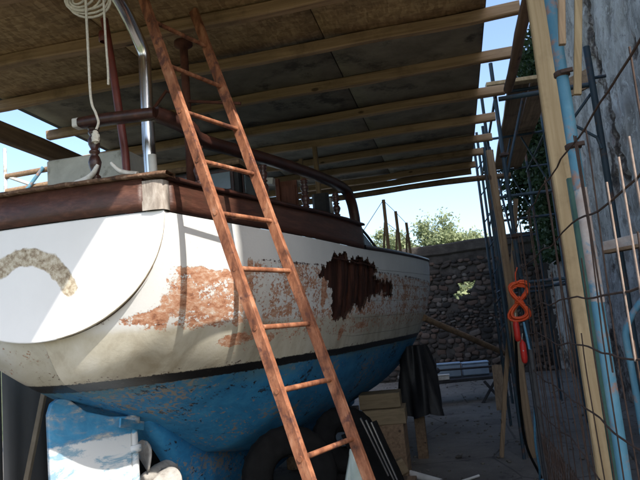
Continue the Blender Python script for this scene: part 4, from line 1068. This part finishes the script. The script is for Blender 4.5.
crate(-.06, .42, 12.55, .455, .68, 'palebox', 'pale blue box at the right of the low bench by the wall')
crate(-.52, -.32, 12.0, .455, .53, 'white_old', 'small white carton in front of the pale blue boxes', .12, 'carton')
mb = MB(); mb.tube([(-.75, 12.15, .62), (.55, 12.4, .60)], .02, 8); mb.tube([(-.56, 12.13, .46), (-.55, 12.15, .85)], .028, 8); mb.blob((-.55, 12.13, .62), (.08, .05, .06), 2, .3, 3)
tag(mb.make('machine_part', M['blackmetal'], None, None, (0, 12.2, .46)), 'dark rod and bracket lying in front of the pale blue boxes', 'metal part')
mb = MB(); mb.bar((.50, 10.9, 0), (.52, 11.1, .72), .17, .03, (0, 1, 0), 3, .004); tag(mb.make('plank_offcut', M['oldpost'], None, None, (.5, 10.9, 0)), 'tan board standing on end on the floor behind the leaning stick', 'board')
# dark stick, yellow valve, chromed stand, tools near the offcut
mb = MB(); mb.tube(bez([(-.86, 6.0, .32), (-.84, 5.98, .5), (-.855, 5.97, .62), (-.875, 5.96, .66)], 4), .014, 8); tag(mb.make('black_pipe', M['rubber'], None, None, (-.86, 6, .3)), 'short black pipe sticking up beside the sawn blocks', 'pipe')
vl = empty('valve', (-.70, 5.45, .30), 'small yellow valve beside the pale offcut', 'valve'); mb = MB(); mb.blob((-.70, 5.45, .42), (.022, .022, .02), 2, .1, 2); mb.make('handle', M['yellow'], vl); mb = MB(); mb.tube([(-.70, 5.45, .2), (-.70, 5.45, .41)], .009, 8); mb.make('stem', M['blackmetal'], vl)
ch = empty('folding_chair', (-.80, 4.7, .2), 'folded metal frame with bright tubes leaning against the tyres', 'frame')
for k in range(3):
    mb = MB(); mb.tube([(-.79+.035*k, 4.62+.02*k, .93-.02*k), (-.64+.035*k, 4.70, .50-.03*k)], .008, 8); mb.make('frame_tube', M['chrome'], ch)
mb = MB(); mb.bar((-.85, 4.85, .82), (-.60, 4.9, .10), .30, .03, (0, 1, .3), 4, .012); mb.make('seat_panel', M['rubber'], ch)
tool = empty('drain_pump', (-.45, 6.3, .03), 'white cylinder with black cap lying on the floor below the blocks', 'tool')
mb = MB(); mb.tube([(-.66, 6.45, .10), (-.36, 6.25, .055)], .035, 12); mb.make('body', M['white_old'], tool); mb = MB(); mb.tube([(-.36, 6.25, .055), (-.30, 6.21, .05)], .028, 12); mb.make('cap', M['blackmetal'], tool)
mb = MB(); mb.tube([(-.26, 6.25, .03), (.0, 6.55, .03)], .013, 8); tag(mb.make('white_rod', M['white_old'], None, None, (-.1, 6.4, 0)), 'thin whitish rod lying on the concrete beyond the white cylinder', 'rod')
# milky plastic sheet standing by the ladder foot
mb = MB(); P = []
for i in range(9):
    t = i/8; z = .05 + .98*t; hw = .20*(1-t)**.8*.9+.022; P.append([(-.575+hw*s_*.9, 3.05+.02*math.sin(3*s_+z*4)+hw*s_*.3, z-.05*abs(s_)) for s_ in (-1, -.6, -.2, .2, .6, 1)])
grid(mb, P); o = mb.make('plastic_sheet', M['sheet'], None, None, (-.57, 3.05, 0)); solid(o, .02, 0); tag(o, 'pointed milky plastic sheet standing behind the foot of the ladder', 'sheet')

# ------------------------------------------------------------------ left side: grey sheet wall, props, distant scaffold
lw = empty('sheet_metal_wall', (-3.1, 5, 0), 'dark grey sheet metal wall low behind the stern at the left', 'wall')
for k in range(7):
    y0 = 2.0+k*.9; mb = MB(); P = []
    for i in range(19):
        y = y0+.89*i/18; P.append([(-3.12+.012*math.sin(i*math.pi*2/6), y, 0), (-3.12+.012*math.sin(i*math.pi*2/6), y, 1.62)])
    grid(mb, P); o = mb.make('metal_sheet', M['darkwall'], lw); solid(o, .004, 0)
prop((-3.06, 3.7, .1), (-2.93, 4.05, 1.5), .035, 'thin grey pole slanting up beside the rudder at the far left', 'greyboard', 'slanting_pole', seg=4, wob=.003)
tyre(-2.75, 5.2, .4, .33, .12, (.2, -.9, .2), 'black tyre upright in the dark behind the rudder')
mb = MB(); mb.bar((-3.0, 5.6, .3), (-2.3, 5.7, 1.2), .5, .06, (0, 0, 1), 3, .02); tag(mb.make('sheet_of_board', M['blackmetal'], None, None, (-2.6, 5.6, 0)), 'dark sheet of board leaning behind the rudder', 'board')
fs = empty('distant_scaffold', (-6.5, 9, 0), 'pale tubular scaffold rails outside the yard at the far left under the eave', 'scaffold')
def ft(p0, p1, r, mat): mb = MB(); mb.tube([p0, p1], r, 8); mb.make('tube', M[mat], fs)
ft((-7.24, 9, 0), (-7.24, 9, 5.16), .03, 'white_old')
for z in (4.68, 4.42, 4.22): ft((-7.22, 9, z-.02), (-5.6, 9.2, z+.08), .05 if z > 4.3 else .04, 'oldtimber')
ft((-7.2, 9, 4.66), (-6.2, 9.1, 4.2), .03, 'white_old'); ft((-6.95, 8.95, 4.2), (-6.5, 9, 4.72), .03, 'blue_tube')
ft((-5.1, 9.2, 0), (-5.1, 9.2, 5.0), .05, 'blue_dark'); ft((-5.6, 9.2, 0), (-5.6, 9.2, 5.2), .04, 'blue_dark')
